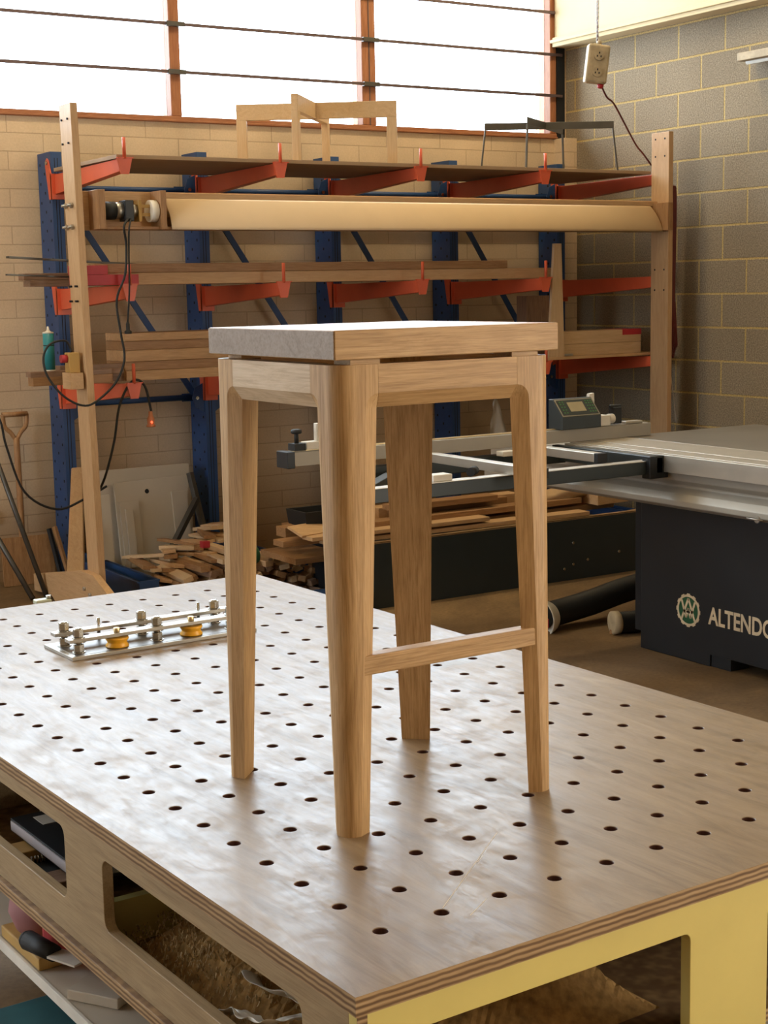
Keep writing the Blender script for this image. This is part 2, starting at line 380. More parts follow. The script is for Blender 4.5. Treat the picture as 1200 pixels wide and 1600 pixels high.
# ------------------------------------------------------------------ room shell
S = 'structure'
B().box(-9.6, .3, -12.6, .3, -.1, 0).done('floor', FLOORM, kind=S)
B().box(-9.6, .3, -12.6, .3, 4.6, 4.7).done('ceiling', DARKCEIL, kind=S)
B().box(-9.6, .3, 0, .22, 0, 2.515).box(-9.6, .3, 0, .22, 4.25, 4.6).box(-.085, .3, 0, .22, 2.515, 4.6).box(-9.6, -9.0, 0, .22, 2.515, 4.6).done('wall_back', BACKW, kind=S)
B().box(-.105, 0, -.11, 0, 0, 2.515).done('trim_1', BACKW, kind=S)           # painted pier in the corner
B().box(0, .25, -8.9, 0, 0, 4.6).box(0, .25, -12.6, -11.7, 0, 4.6).box(0, .25, -11.7, -8.9, 3.5, 4.6).done('wall_right', RIGHTW, kind=S)
B().box(-9.75, -9.6, -12.6, .3, 0, .7).box(-9.75, -9.6, -12.6, .3, 2.8, 4.6).box(-9.75, -9.6, -12.6, -4.0, .7, 2.8).box(-9.75, -9.6, -1.8, .3, .7, 2.8).done('wall_left', FARWALL, kind=S)
B().box(-9.6, .3, -12.75, -12.6, 0, 4.6).done('wall_front', FARWALL, kind=S)
# cream lining above the right wall with its moulding
B().box(-.11, 0, -8.8, -.02, 3.16, 4.6).done('trim_2', PLASTER, kind=S)
B().box(-.125, 0, -9, -.01, 3.10, 3.16).box(-.14, 0, -9, -.005, 3.125, 3.145).done('trim_3', PLASTER, kind=S, bevel=.004)
# window band
wf = B().box(-9.0, -.085, -.012, .13, 2.515, 2.550).box(-9.0, -.085, 0, .13, 4.2, 4.25)
xs = [-8.75, -7.27, -5.98, -4.12, -2.83]
wf.done('window_1', REDWOOD['X'], kind=S, bevel=.004)
B().box(-9.0, -.085, -.022, -.012, 2.518, 2.530).done('trim_4', REDWOOD['X'], kind=S, bevel=.003)
k = 2
for x0, x1 in ((-4.16, -4.10), (-2.852, -2.787), (-1.582, -1.485), (-.135, -.085), (-5.45, -5.38), (-6.75, -6.68), (-8.05, -7.98)):
    o = B().box(x0, x1, -.005, .12, 2.550, 4.2).done('window_%d' % k, REDWOOD['Z'], kind=S, bevel=.006)
    if x1 == -1.485:
        B().box(-1.536, -1.529, -.008, .1, 2.550, 4.2).done('mullion_groove', BARM, o)
    k += 1
B().box(-.084, -.02, -.012, .10, 2.50, 3.16).done('trim_5', BLACKP, kind=S)
bays = [(-9.0, -8.05), (-7.98, -6.75), (-6.68, -5.45), (-5.38, -4.16), (-4.10, -2.852), (-2.787, -1.582), (-1.485, -.135)]
for x0, x1 in bays:
    B().box(x0, x1, .055, .061, 2.550, 4.2).done('window_%d' % k, GLASS, kind=S); k += 1
for z in (2.792, 3.053, 3.318, 3.58, 3.84):
    o = thing('security_bar', 'thin dark flat bar across the window, %s' % {2.792: 'lowest of them', 3.053: 'second up from the sill', 3.318: 'third up from the sill', 3.58: 'fourth up from the sill', 3.84: 'topmost of all'}[z], 'bar', (-4.6, -.02, z), 'window bars')
    B().box(-9.0, -.05, -.028, -.016, z - .009, z + .009).done('flat_bar', BARM, o, bevel=.002)
    for x in (-2.82, -1.53, -4.13, -5.41): B().box(x - .055, x + .055, -.034, -.005, z - .013, z + .013).done('fixing_plate', STEELDK, o, bevel=.002)
# ------------------------------------------------------------------ the stool
SC_X, SC_Y, SA, HB = -5.280, -6.0583, .0121, .76
SX, SY = .3946, .3876
TS = Matrix.Translation((SC_X, SC_Y, HB)) @ Matrix.Rotation(SA, 4, 'Z')
stool = thing('bar_stool', 'pale oak bar stool with thick square seat and tapered legs standing on the workbench', 'stool', (SC_X, SC_Y, HB), rotz=SA)
FT = .697; ZR = FT - .042; ZI = ZR - .021
def leg(sx, sy, zt=FT):
    """section polygon in (u,v) measured inward from the outer corner; rounded outside, faceted inside"""
    secs = []
    def sec(z, v0, c, W, r, d=None):
        pts = []
        for k in range(9):
            a = math.radians(90 * k / 8); pts.append((r - r * math.cos(a), r - r * math.sin(a)))   # from (0,r) to (r,0)
        pts += [(v0, 0), (W, c), (c, W), (0, v0)]
        secs.append([(sx * (SX / 2 - u), sy * (SY / 2 - v), z) for u, v in pts])
    for t in [0, .03, .2, .4, .6, .8, 1.0]:
        z = ZI * t; sec(z, .0265 + .023 * t, .010 + .0033 * t, .0465 + .0295 * t, .024 + .006 * t)
    for k in range(1, 7):
        a = math.radians(90 * k / 6); v0 = .0495 + .022 * (1 - math.cos(a)); z = ZI + .021 * math.sin(a)
        d = .0133 * (1 - math.sin(a)); sec(z, v0, max(d, .0006), .076 - .0045 * math.sin(a), .03)
    sec(zt, .0715, .0006, .0715, .03)
    n = len(secs[0]); b = B(TS); v = [p for s_ in secs for p in s_]
    fs = [(i * n + k, i * n + (k + 1) % n, (i + 1) * n + (k + 1) % n, (i + 1) * n + k) for i in range(len(secs) - 1) for k in range(n)]
    fs += [tuple(range(n))[::-1], tuple(range((len(secs) - 1) * n, len(secs) * n))]
    b._add(v, fs); o = b.done('leg', OAK['Z'], stool)
    for p in o.data.polygons:   # round only across the outer corner
        p.use_smooth = False
    me = o.data
    for p in me.polygons:
        if len(p.vertices) == 4: p.use_smooth = True
    md = o.modifiers.new('edge', 'EDGE_SPLIT'); md.split_angle = math.radians(18)
    return o
for sx in (-1, 1):
    for sy in (-1, 1): leg(sx, sy)
L = .0720
prof = [(0, 0), (0, -.042), (.0133, -.063), (.034, -.042), (.034, 0)]
for sy, mt, nm in ((-1, OAK['X'], 'rail'), (1, OAK['X'], 'rail')):
    b = B(TS)
    b.prism(prof, lambda d, z: (-SX / 2 + (L if z > -.043 else .0765), sy * (SY / 2 - d), FT + z), lambda d, z: (SX / 2 - (L if z > -.043 else .076), sy * (SY / 2 - d), FT + z))
    b.done(nm, mt, stool)
for sx, mt in ((-1, OAKSAP), (1, OAK['Y'])):
    b = B(TS)
    b.prism(prof, lambda d, z: (sx * (SX / 2 - d), -SY / 2 + (L if z > -.043 else .076), FT + z), lambda d, z: (sx * (SX / 2 - d), SY / 2 - (L if z > -.043 else .076), FT + z))
    o = b.done('rail', mt, stool)
    if sx < 0: o['label'] = 'paler streaked sapwood rail'
for sx in (-1, 1):
    for sy in (-1, 1):
        u0, u1 = SX / 2 - .078, SX / 2 - .028
        B(TS).box(min(sx * u0, sx * u1), max(sx * u0, sx * u1), min(sy * (SY / 2 - .005), sy * (SY / 2 - .05)), max(sy * (SY / 2 - .005), sy * (SY / 2 - .05)), FT, FT + .0075).done('spacer_pad', OAK['X'], stool)
seat = B(TS).box(-SX / 2 - .002, SX / 2 + .006, -SY / 2 - .003, SY / 2 + .003, FT + .0075, FT + .0495).done('seat', OAK['X'], stool, bevel=.0015)
B(TS).box(-SX / 2 - .0034, -SX / 2 - .0019, -SY / 2 - .0015, SY / 2 + .0015, FT + .0088, FT + .0482).done('end_grain_face', OAKEND, seat)
B(TS).box(-SX / 2 + .036, SX / 2 - .036, -SY / 2 + .0015, -SY / 2 + .027, .242, .271).done('footrest', OAK['X'], stool, bevel=.002)
# ------------------------------------------------------------------ the perforated workbench
BG = (-5.603, -6.553); BTH = math.radians(2.073)
TB = Matrix.Translation((BG[0], BG[1], 0)) @ Matrix.Rotation(BTH, 4, 'Z')
def bw(x, y, z=0): return tuple(TB @ Vector((x, y, z)))
bench = thing('workbench', 'large plywood workbench with a grid of round dog holes in its worn top', 'workbench', bw(.48, 1.05, 0), rotz=BTH)
PX0, PX1, PY0, PY1, ZT, ZB = -.126, 1.085, -.1345, 2.243, .76, .735
top = B(TB); PT = .096; NS = 24
HOLEW = plain('dark_shaded_hole_wall', (.085, .032, .024), .7)  # dark red-brown puts the shade inside the holes into the colour
def sq(cx, cy, a):
    h = PT / 2; m_ = max(abs(math.cos(a)), abs(math.sin(a))); return (cx + h * math.cos(a) / m_, cy + h * math.sin(a) / m_)
for i in range(11):
    for j in range(23):
        cx, cy = i * PT, j * PT; v = []
        A = [2 * PI * (k + .0) / NS + PI / 4 * 0 for k in range(NS)]
        for k in range(NS): v.append((*sq(cx, cy, A[k]), ZT))
        for rr, zz in ((.0110, ZT), (.0101, ZT - .0009), (.0101, ZB)):
            for a in A: v.append((cx + rr * math.cos(a), cy + rr * math.sin(a), zz))
        for k in range(NS): v.append((*sq(cx, cy, A[k]), ZB))
        fs = [(r * NS + k, r * NS + (k + 1) % NS, (r + 1) * NS + (k + 1) % NS, (r + 1) * NS + k) for r in range(4) for k in range(NS)]
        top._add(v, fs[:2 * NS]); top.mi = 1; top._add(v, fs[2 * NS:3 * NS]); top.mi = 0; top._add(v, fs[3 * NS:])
# plain margin: one strip per cell side so that the edges line up
X0g, X1g, Y0g, Y1g = -PT / 2, 10.5 * PT, -PT / 2, 22.5 * PT
subx = sorted({round(sq(i * PT, 0, 2 * PI * k / NS)[0], 6) for i in range(11) for k in range(NS)})
suby = sorted({round(sq(0, j * PT, 2 * PI * k / NS)[1], 6) for j in range(23) for k in range(NS)})
for z in (ZT, ZB):
    for ya, yb in ((PY0, Y0g), (Y1g, PY1)):
        for a, b_ in zip(subx[:-1], subx[1:]): top._add([(a, ya, z), (b_, ya, z), (b_, yb, z), (a, yb, z)], [(0, 1, 2, 3)])
    for xa, xb in ((PX0, X0g), (X1g, PX1)):
        for a, b_ in zip([PY0] + suby, suby + [PY1]): top._add([(xa, a, z), (xb, a, z), (xb, b_, z), (xa, b_, z)], [(0, 1, 2, 3)])
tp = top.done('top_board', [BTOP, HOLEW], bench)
B(TB).prism([(PX0, PY0), (PX1, PY0), (PX1, PY1), (PX0, PY1)], lambda a, b: (a, b, ZB), lambda a, b: (a, b, ZB))
# edge band = the board's own layered edge
eb = B(TB)
for (xa, ya), (xb, yb) in (((PX0, PY0), (PX1, PY0)), ((PX1, PY0), (PX1, PY1)), ((PX1, PY1), (PX0, PY1)), ((PX0, PY1), (PX0, PY0))):
    eb._add([(xa, ya, ZB), (xb, yb, ZB), (xb, yb, ZT), (xa, ya, ZT)], [(0, 1, 2, 3)])
eb.done('plywood_edge', PLYEDGE, tp)
xa = PX0 + .004
cut = [rrect(-.005, .590, .585, .701, .018), rrect(.740, 1.335, .585, .708, .018), rrect(1.485, 2.08, .585, .708, .018)]
B(TB).plate([(PY0 + .022, .525), (PY1 - .01, .525), (PY1 - .01, ZB), (PY0 + .022, ZB)], cut, lambda a, b: (xa, a, b), lambda a, b: (xa + .018, a, b)).done('side_panel', PLYFACE, bench, bevel=.0012)
cutr = [[(y, z) for y, z in c] for c in cut]
B(TB).plate([(PY0 + .022, .525), (PY1 - .01, .525), (PY1 - .01, ZB), (PY0 + .022, ZB)], cutr, lambda a, b: (PX1 - .022, a, b), lambda a, b: (PX1 - .004, a, b)).done('side_panel', PLYFACE, bench, bevel=.0012)
B(TB).plate([(PX0 + .004, .12), (PX1 - .004, .12), (PX1 - .004, ZB), (PX0 + .004, ZB)], [rrect(-.03, .417, .20, .693, .012), rrect(.57, .97, .20, .693, .012)], lambda a, b: (a, PY0 + .004, b), lambda a, b: (a, PY0 + .022, b)).done('end_panel', YELLOW, bench, bevel=.001)
B(TB).box(PX0 + .004, PX0 + .018, PY0 + .0032, PY0 + .0045, .525, ZB).done('corner_edge_strip', PLYEDGE, bench)
B(TB).box(PX0 - .006, PX1, PY0 + .022, PY1, .505, .525).done('bottom_board', PLYEDGE, bench, bevel=.001)
for y in (.648, 1.40, 2.22): B(TB).box(PX0 + .022, PX1 - .022, y, y + .018, .525, (.600 if y < 1 else .655) if y < 2 else ZB).done('divider', YELLOW if y < 1 else PLYFACE, bench)
for x in (PX0 + .10, PX1 - .19):
    for y in (PY0 + .15, PY1 - .12):
        B(TB).box(x, x + .09, y, y + .09, .0, .505).done('leg', PINE['Z'], bench, bevel=.003)
# scratches in the top surface (pale knife lines)
sc = B(TB)
for (a, b, c, d) in ((.105, .01, .335, .185), (.12, -.03, .17, .0), (.24, .11, .262, .125)):
    dx, dy = c - a, d - b; l = math.hypot(dx, dy); nx, ny = -dy / l * .0006, dx / l * .0006
    sc._add([(a - nx, b - ny, ZT + .0002), (c - nx, d - ny, ZT + .0002), (c + nx, d + ny, ZT + .0002), (a + nx, b + ny, ZT + .0002)], [(0, 1, 2, 3)])
sc.done('scratch', plain('pale_scratched_wood', (.72, .62, .46), .7), tp)
# things stored in the bench
def sbox(nm, lab, cat, dims, z, mat, rot=0, bevel=.002, group=None):
    x0, x1, y0, y1, h = dims; cx, cy = (x0 + x1) / 2, (y0 + y1) / 2
    T = TB @ Matrix.Translation((cx, cy, z)) @ Matrix.Rotation(rot, 4, 'Z')
    return B(T).box(-(x1 - x0) / 2, (x1 - x0) / 2, -(y1 - y0) / 2, (y1 - y0) / 2, 0, h).done(nm, mat, None, bevel, lab, cat, group)
T = TB @ Matrix.Translation((.0, 1.015, .571))
fo = thing('ring_binder', 'black ring binder with a grey page edge lying on tools inside the left bench opening', 'folder', bw(0, 1.015, .556), rotz=BTH)
B(T).box(-.055, .20, -.17, .16, .010, .014).box(-.055, .20, -.17, .16, -.012, -.008).box(.196, .20, -.17, .16, -.012, .014).done('cover', BLACKP, fo, .0008)
B(T).box(-.057, .19, -.165, .155, -.008, .010).done('page_block', PAPER, fo)
B(T).box(-.02, .05, .085, .135, .0141, .0148).done('spine_label', WHITEP, fo)
sbox('wood_block', 'small brown timber block inside the left bench opening, under the binder', 'wood block', (-.098, .02, .885, .945, .030), .5255, TIMBD['X'])
sbox('cardboard_box', 'small yellow-brown carton beside the ring binder inside the left bench opening', 'box', (-.090, .0, 1.06, 1.12, .030), .5255, OCHRE)
sbox('plastic_tray', 'off-white plastic tray at the far left inside the bench opening', 'tray', (.06, .16, 1.215, 1.32, .035), .5255, WHITEP, .1)
cb = thing('drill_bit_case', 'long black drill bit case with a row of small steel teeth inside the bench opening', 'tool case', bw(0, .96, .5255), rotz=BTH)
B(TB).box(-.098, .0, .965, 1.045, .5255, .538).done('case', BLACKR, cb, .003)
tb_ = B(TB)
for q in range(9): tb_.cyl((-.096 + q * .007, 1.04, .537), (-.096 + q * .007, 1.04, .552), .0022, seg=8)
tb_.done('drill_bit', CHROME, cb)
# sawdust heap: one mass nobody could count, in a torn plastic bag
def heap():
    b = B(TB); nx, ny = 60, 90; x0, x1, y0, y1 = -.10, .47, -.02, .64
    rnd = random.Random(3); ph = [(rnd.uniform(4, 60), rnd.uniform(4, 60), rnd.uniform(0, 6), rnd.uniform(.2, 1)) for _ in range(26)]
    v = []
    for j in range(ny + 1):
        for i in range(nx + 1):
            u, w_ = i / nx, j / ny; x = x0 + (x1 - x0) * u; y = y0 + (y1 - y0) * w_
            h = .015 + .105 * math.exp(-((x - .12) / .17) ** 2 - ((y - .40) / .24) ** 2) + .07 * math.exp(-((x - .33) / .14) ** 2 - ((y - .12) / .25) ** 2)
            e = min(1, 8 * min(u, 1 - u, w_, 1 - w_))
            n_ = sum(a * math.sin(fx * x + p) * math.sin(fy * y + 2 * p) * 6 / (fx + fy) for fx, fy, p, a in ph)
            v.append((x, y, .5258 + (h + n_ * .004 + rnd.uniform(-.002, .003)) * e))
    b._add(v, [(j * (nx + 1) + i, j * (nx + 1) + i + 1, (j + 1) * (nx + 1) + i + 1, (j + 1) * (nx + 1) + i) for j in range(ny) for i in range(nx)])
    b.done('sawdust_heap', DUST, None, 0, 'brown heap of sawdust filling the opening of the bench below the stool', 'sawdust', None, 'stuff')
    c = B(TB)
    for _ in range(2600):
        x, y = rnd.gauss(.03, .10), rnd.gauss(.44, .12)
        if not (-.09 < x < .45 and -.01 < y < .63): continue
        h = .015 + .105 * math.exp(-((x - .12) / .17) ** 2 - ((y - .40) / .24) ** 2) + .07 * math.exp(-((x - .33) / .14) ** 2 - ((y - .12) / .25) ** 2)
        p = Vector((x, y, .5285 + h)); a = rnd.uniform(0, 2 * PI); l = rnd.uniform(.0015, .004); t = rnd.uniform(-.5, .8)
        pts = [p + Vector((math.cos(a) * l * s_, math.sin(a) * l * s_, .004 * math.sin(s_ * 2.6 + t))) for s_ in (-1, -.3, .4, 1)]
        sd = Vector((-math.sin(a), math.cos(a), t)).normalized() * .0009
        vv = [tuple(q - sd) for q in pts] + [tuple(q + sd) for q in pts]
        c._add(vv, [(i, i + 1, 5 + i, 4 + i) for i in range(3)])
    c.done('wood_shavings', SHAV, None, 0, 'pale curled wood shavings scattered over the sawdust heap in the bench', 'wood shavings', None, 'stuff')
heap()
def crumple(name, mat, pts_w, label, cat, T=None, amp=.012, seed=1, ny=14):
    """crumpled sheet between two polylines"""
    r = random.Random(seed); a, c = pts_w; n = len(a); b = B(T); v = []
    for j in range(ny + 1):
        for i in range(n):
            t = j / ny; p = Vector(a[i]) * (1 - t) + Vector(c[i]) * t
            v.append(tuple(p + Vector((r.uniform(-amp, amp), r.uniform(-amp, amp), r.uniform(-amp, amp)))))
    b._add(v, [(j * n + i, j * n + i + 1, (j + 1) * n + i + 1, (j + 1) * n + i) for j in range(ny) for i in range(n - 1)], True)
    o = b.done(name, mat, None, 0, label, cat)
    md = o.modifiers.new('thick', 'SOLIDIFY'); md.thickness = .0015
    md = o.modifiers.new('sub', 'SUBSURF'); md.levels = md.render_levels = 2
    return o
N = 16
def lerp_list(P, n):
    o = []
    for q in range(n):
        t = q / (n - 1) * (len(P) - 1); i = min(int(t), len(P) - 2); f = t - i
        o.append(tuple(P[i][k] * (1 - f) + P[i + 1][k] * f for k in range(3)))
    return o
a = lerp_list([(-.090, .27, .580), (-.094, .22, .592), (-.092, .17, .594), (-.060, .15, .598), (-.035, .12, .606), (-.050, .03, .600)], N)
c = lerp_list([(-.075, .29, .556), (-.066, .24, .575), (-.060, .20, .572), (-.030, .18, .580), (.0, .16, .590), (-.0, .04, .580)], N)
crumple('plastic_bag', FILMM, (a, c), 'torn white plastic bag edge bunched at the front of the sawdust in the bench opening', 'plastic bag', TB, .008, 4, 5)
a = lerp_list([(-.045, .30, .605), (-.045, .25, .600), (-.030, .21, .606), (-.018, .18, .600)], 10)
c = lerp_list([(-.005, .31, .585), (-.005, .26, .575), (.005, .21, .580), (.015, .18, .575)], 10)
crumple('plastic_bag_scrap', FILMM, (a, c), 'crumpled white plastic scrap lying higher on the sawdust in the bench opening', 'plastic bag', TB, .007, 6, 4)
# lower shelf and what lies on it
shelf = B(TB).box(-.045, 1.0, .10, 2.15, .28, .30).done('lower_shelf', WHITEMEL, bench, .001)
B(TB).box(-.052, -.045, .10, 2.15, .279, .302).done('shelf_edge', WHITEP, bench, .001)
B(TB).box(.05, .07, .66, .68, .0, .28).done('shelf_upright', WHITEMEL, bench)
T = TB @ Matrix.Translation((.06, .96, .3015)) @ Matrix.Rotation(.55, 4, 'Z')
B(T).box(-.09, .20, -.055, .055, 0, .020).done('offcut_board', WHITEMEL, None, .002, 'short whitish board lying on the white shelf under the bench', 'board')
T = TB @ Matrix.Translation((-.005, .80, .3015)) @ Matrix.Rotation(.2, 4, 'Z')
B(TB).box(.18, .30, .62, .80, .3005, .42).done('scrap_panel', WHITEMEL, None, .002, 'off-white upright panel scrap under the bench, right of the short board', 'panel')
b = B(TB).lathe((.035, 1.25, .3005), [(.02, 0), (.06, .02), (.075, .06), (.068, .10), (.035, .135), (.01, .14)], 24)
b.done('rubber_ball', PINK, None, 0, 'dusty pink rounded lump on the shelf under the bench at the left edge', 'ball')
sbox('red_pouch', 'dark red pouch behind the black handle on the shelf under the bench', 'pouch', (-.01, .10, 1.10, 1.17, .125), .3005, REDP, .25, .012)
ha = thing('putty_knife', 'putty knife with a black rounded handle and pale blade under the bench', 'putty knife', bw(-.02, 1.04, .3355), rotz=BTH)
B(TB).cyl((-.05, 1.13, .355), (-.03, 1.05, .352), .019, .016, 16).lathe((-.05, 1.13, .355), [(.019, 0), (.015, .010), (.005, .015)], 16, (-.25, .96, .03)).done('handle', BLACKR, ha)
B(TB).bar((-.03, 1.05, .352), (-.003, .985, .351), .04, .004).done('blade', WHITEP, ha)
sbox('yellow_tray', 'yellow and green plastic tray under the black-handled knife on the bench shelf', 'tray', (-.043, .05, 1.10, 1.30, .024), .3005, OCHRE, 0, .003)
# crumpled mauve rag
def blob(name, mat, c, r3, label, cat, T=None, seed=2, amp=.25, sub=3, kind=None):
    bm = bmesh.new(); bmesh.ops.create_icosphere(bm, subdivisions=sub, radius=1)
    r = random.Random(seed); ph = [(Vector((r.uniform(-1, 1), r.uniform(-1, 1), r.uniform(-1, 1))) * r.uniform(2, 7), r.uniform(0, 6)) for _ in range(9)]
    b = B(T); v = []
    for x in bm.verts:
        d = 1 + amp * sum(math.sin(q.dot(x.co) + p) for q, p in ph) / 3
        v.append((c[0] + x.co.x * r3[0] * d, c[1] + x.co.y * r3[1] * d, max(c[2] + x.co.z * r3[2] * d, c[2] - r3[2] * .8)))
    b._add(v, [tuple(q.index for q in f.verts) for f in bm.faces], True); bm.free()
    return b.done(name, mat, None, 0, label, cat, None, kind)
blob('cleaning_rag', MAUVE, (.09, .93, .358), (.055, .07, .040), 'crumpled dark mauve rag on the short board under the bench', 'rag', TB, 5)
tc_ = thing('storage_case', 'mottled teal plastic case standing on the floor under the bench', 'case', bw(.05, 1.0, 0), rotz=BTH)
B(TB).box(-.12, .30, .70, 1.35, 0, .115).done('case_body', TEALC, tc_, .012)
B(TB).box(-.125, .305, .695, 1.355, .108, .125).done('case_lid', TEALC, tc_, .005)
# ------------------------------------------------------------------ roller jig on the bench
jig = thing('roller_guide_jig', 'steel roller guide with bolted bars and yellow pulleys lying on the perforated bench', 'jig', bw(.46, 1.66, ZT), rotz=BTH)
jb = B(TB).box(.253, .72, 1.588, 1.752, ZT, ZT + .008).done('base_plate', STEELPL, jig, .0008)
B(TB).box(.266, .712, 1.597, 1.744, ZT + .008, ZT + .0085).done('oiled_surface', DARKPL, jb)
for y0, y1 in ((1.611, 1.641), (1.695, 1.723)):
    B(TB).box(.258, .705, y0, y1, ZT + .034, ZT + .042).done('clamp_bar', STEELPL, jig, .001)
studs = [(.285, 1.626), (.478, 1.626), (.671, 1.626), (.285, 1.709), (.478, 1.709), (.671, 1.709)]
def nut(z0, h, r, x, y): return B(TB).prism([(x + r * math.cos(PI / 3 * k + .3), y + r * math.sin(PI / 3 * k + .3)) for k in range(6)], lambda a, b: (a, b, z0), lambda a, b: (a, b, z0 + h))
for x, y in studs:
    nut(ZT + .0105, .0165, .0125, x, y).done('nut', CHROME, jig, .0012)
    B(TB).cyl((x, y, ZT + .0085), (x, y, ZT + .0105), .0155, seg=24).cyl((x, y, ZT + .0315), (x, y, ZT + .034), .0155, seg=24).cyl((x, y, ZT + .042), (x, y, ZT + .0445), .0155, seg=24).done('washer', CHROME, jig)
    nut(ZT + .0445, .0175, .0125, x, y).done('nut', CHROME, jig, .0012)
    B(TB).cyl((x, y, ZT + .008), (x, y, ZT + .0645), .0078, seg=16).done('stud', CHROME, jig)
for x, y in ((.378, 1.626), (.566, 1.626)):
    B(TB).lathe((x, y, ZT + .009), [(.026, 0), (.0265, .003), (.0225, .0085), (.022, .0115), (.0265, .018), (.026, .022)], 32).done('pulley', YELPUL, jig)
    B(TB).cyl((x, y, ZT + .008), (x, y, ZT + .049), .0045, seg=12).done('pulley_axle', BRASS, jig)
    B(TB).cyl((x, y, ZT + .042), (x, y, ZT + .0520), .0075, .0072, 20).done('axle_cap', BRASS, jig, .001)
for x, y in ((.378, 1.728), (.64, 1.733)):
    B(TB).cyl((x, y, ZT + .008), (x, y, ZT + .058), .0042, seg=12).done('pin', CHROME, jig)
# ------------------------------------------------------------------ blue cantilever rack
rack = thing('cantilever_rack', 'blue upright steel cantilever rack with orange arms against the painted back wall', 'rack', (-1.95, -.12, 0))
UX = [-3.66, -2.81, -1.95, -1.10, -.25]
for i, x in enumerate(UX):
    w_ = .062
    h = B().box(x, x + w_, -.218, -.02, .0, 2.335 if i else 2.312); h.mi = 1
    for kz in range(44):
        z = .10 + kz * .05
        for yy in ((-.185, -.055) if kz % 2 else (-.12,)):
            h.box(x - .0008, x + .0005, yy - .007, yy + .007, z - .005, z + .009)
    h.box(x + .020, x + .024, -.2186, -.218, .2, 2.28).box(x + .036, x + .040, -.2186, -.218, .2, 2.28)
    h.done('upright', [BLUE, HOLE], rack)
    # base channel out into the room
    B().box(x - .012, x + .090, -1.20, -.22, .0, .012).box(x - .012, x - .002, -1.20, -.22, .012, .150).box(x + .080, x + .090, -1.20, -.22, .012, .150).box(x - .022, x + .0, -1.20, -.22, .142, .150).box(x + .078, x + .100, -1.20, -.22, .142, .150).box(x - .014, x + .092, -1.206, -1.198, 0, .152).done('base_beam', BLUE, rack, .001)
    for lv, (za, zb, zt0, zt1) in enumerate(((2.088, 2.192, 2.143, 2.204), (1.480, 1.590, 1.537, 1.602), (.975, 1.090, 1.062, 1.122))):
        xa_, xb_ = x + .012, x + .056; ya, yb = -.22, -1.118
        tf = lambda z0, z1, t: z0 + (z1 - z0) * t
        arm = B().hexa([(xa_, yb, zt0), (xb_, yb, zt0), (xa_, ya, za), (xb_, ya, za), (xa_, yb, zt1), (xb_, yb, zt1), (xa_, ya, zb), (xb_, ya, zb)])
        a_o = arm.done('arm', ORANGE, rack, .002)
        ears = B().prism([(-.150, zb + .05), (-.160, zb + .078), (-.178, zb + .088), (-.198, zb + .075), (-.235, zb - .01), (-.235, za - .025), (-.190, za - .025)], lambda a, b: (x - .007, a, b), lambda a, b: (x - .001, a, b))
        ears.box(x - .007, x + .070, -.238, -.220, za - .025, zb + .004)
        ears.done('mounting_plate', ORANGE, a_o, .001)
        B().prism([(-.025, zt1 + .004), (.055, zt1 + .004), (.035, zt0 - .012), (-.005, zt0 - .012)], lambda a, b: (x + .022 + a, yb - .012, b), lambda a, b: (x + .022 + a, yb, b)).box(x + .0, x + .082, yb - .016, yb + .006, zt1 + .001, zt1 + .007).cyl((x + .037, yb - .010, zt1), (x + .037, yb - .010, zt1 + .10), .0085, seg=12).done('stop_pin', ORANGE, a_o)
        B().cyl((x - .014, -.178, zb + .062), (x - .006, -.178, zb + .062), .010, seg=10).done('bolt', CHROME, a_o)
for i in range(4):
    x0, x1 = UX[i] + .062, UX[i + 1]
    for z in (2.128, .965):
        B().cyl((x0 + .02, -.12, z), (x1 - .02, -.12, z), .017, seg=12).bar((x0, -.12, z), (x0 + .10, -.12, z), .006, .045).bar((x1 - .10, -.12, z), (x1, -.12, z), .006, .045).done('tie_tube', BLUE, rack)
        for xx, s_ in ((x1, -1), (x0, 1)):
            g = B().prism([(0, .085), (0, -.085), (.055, -.05), (.075, .0), (.055, .06)], lambda a, b: (xx + s_ * a, -.205, z + b), lambda a, b: (xx + s_ * a, -.199, z + b)).done('gusset', BLUE, rack)
            B().cyl((xx + s_ * .045, -.212, z), (xx + s_ * .045, -.205, z), .010, seg=10).done('bolt', CHROME, g)
    B().bar((x0 + .03, -.12, 2.09), (x1 - .03, -.12, .99), .012, .034).done('diagonal_brace', BLUE, rack)
# board on the top arms
B().box(-3.655, -.25, -1.108, -.245, 2.206, 2.224).done('mdf_sheet', MDF, None, .001, 'long thin brown sheet lying on the top arms of the rack', 'board')
# ------------------------------------------------------------------ table bases on the top sheet
def cross_base(A0, A1, B0, B1, z0, z1, bh, bt, lw, ld, mat, nm, lab, splay=0):
    c = [(A0[0] + A1[0] + B0[0] + B1[0]) / 4, (A0[1] + A1[1] + B0[1] + B1[1]) / 4]
    t = thing(nm, lab, 'table base', (c[0], c[1], z0))
    for k, (p, q) in enumerate(((A0, A1), (B0, B1))):
        P, Q = Vector((*p, 0)), Vector((*q, 0)); d = (Q - P).normalized()
        B().bar((P.x, P.y, z1 - bh / 2), (Q.x, Q.y, z1 - bh / 2), bt, bh).done('top_beam', mat['X'] if isinstance(mat, dict) else mat, t, .002)
        for e, s_ in ((P, -1), (Q, 1)):
            o = e - d * s_ * lw / 2; f = o + d * s_ * splay
            B().bar((f.x, f.y, z0), (o.x, o.y, z1 - bh), ld, lw, up=tuple(d)).done('leg', mat['Z'] if isinstance(mat, dict) else mat, t, .002)
    return t
PALEP = {a: wood('pale_pine_' + a, (.50, .34, .19), (.58, .41, .235), (.63, .46, .28), a, figure=.25) for a in 'XYZ'}
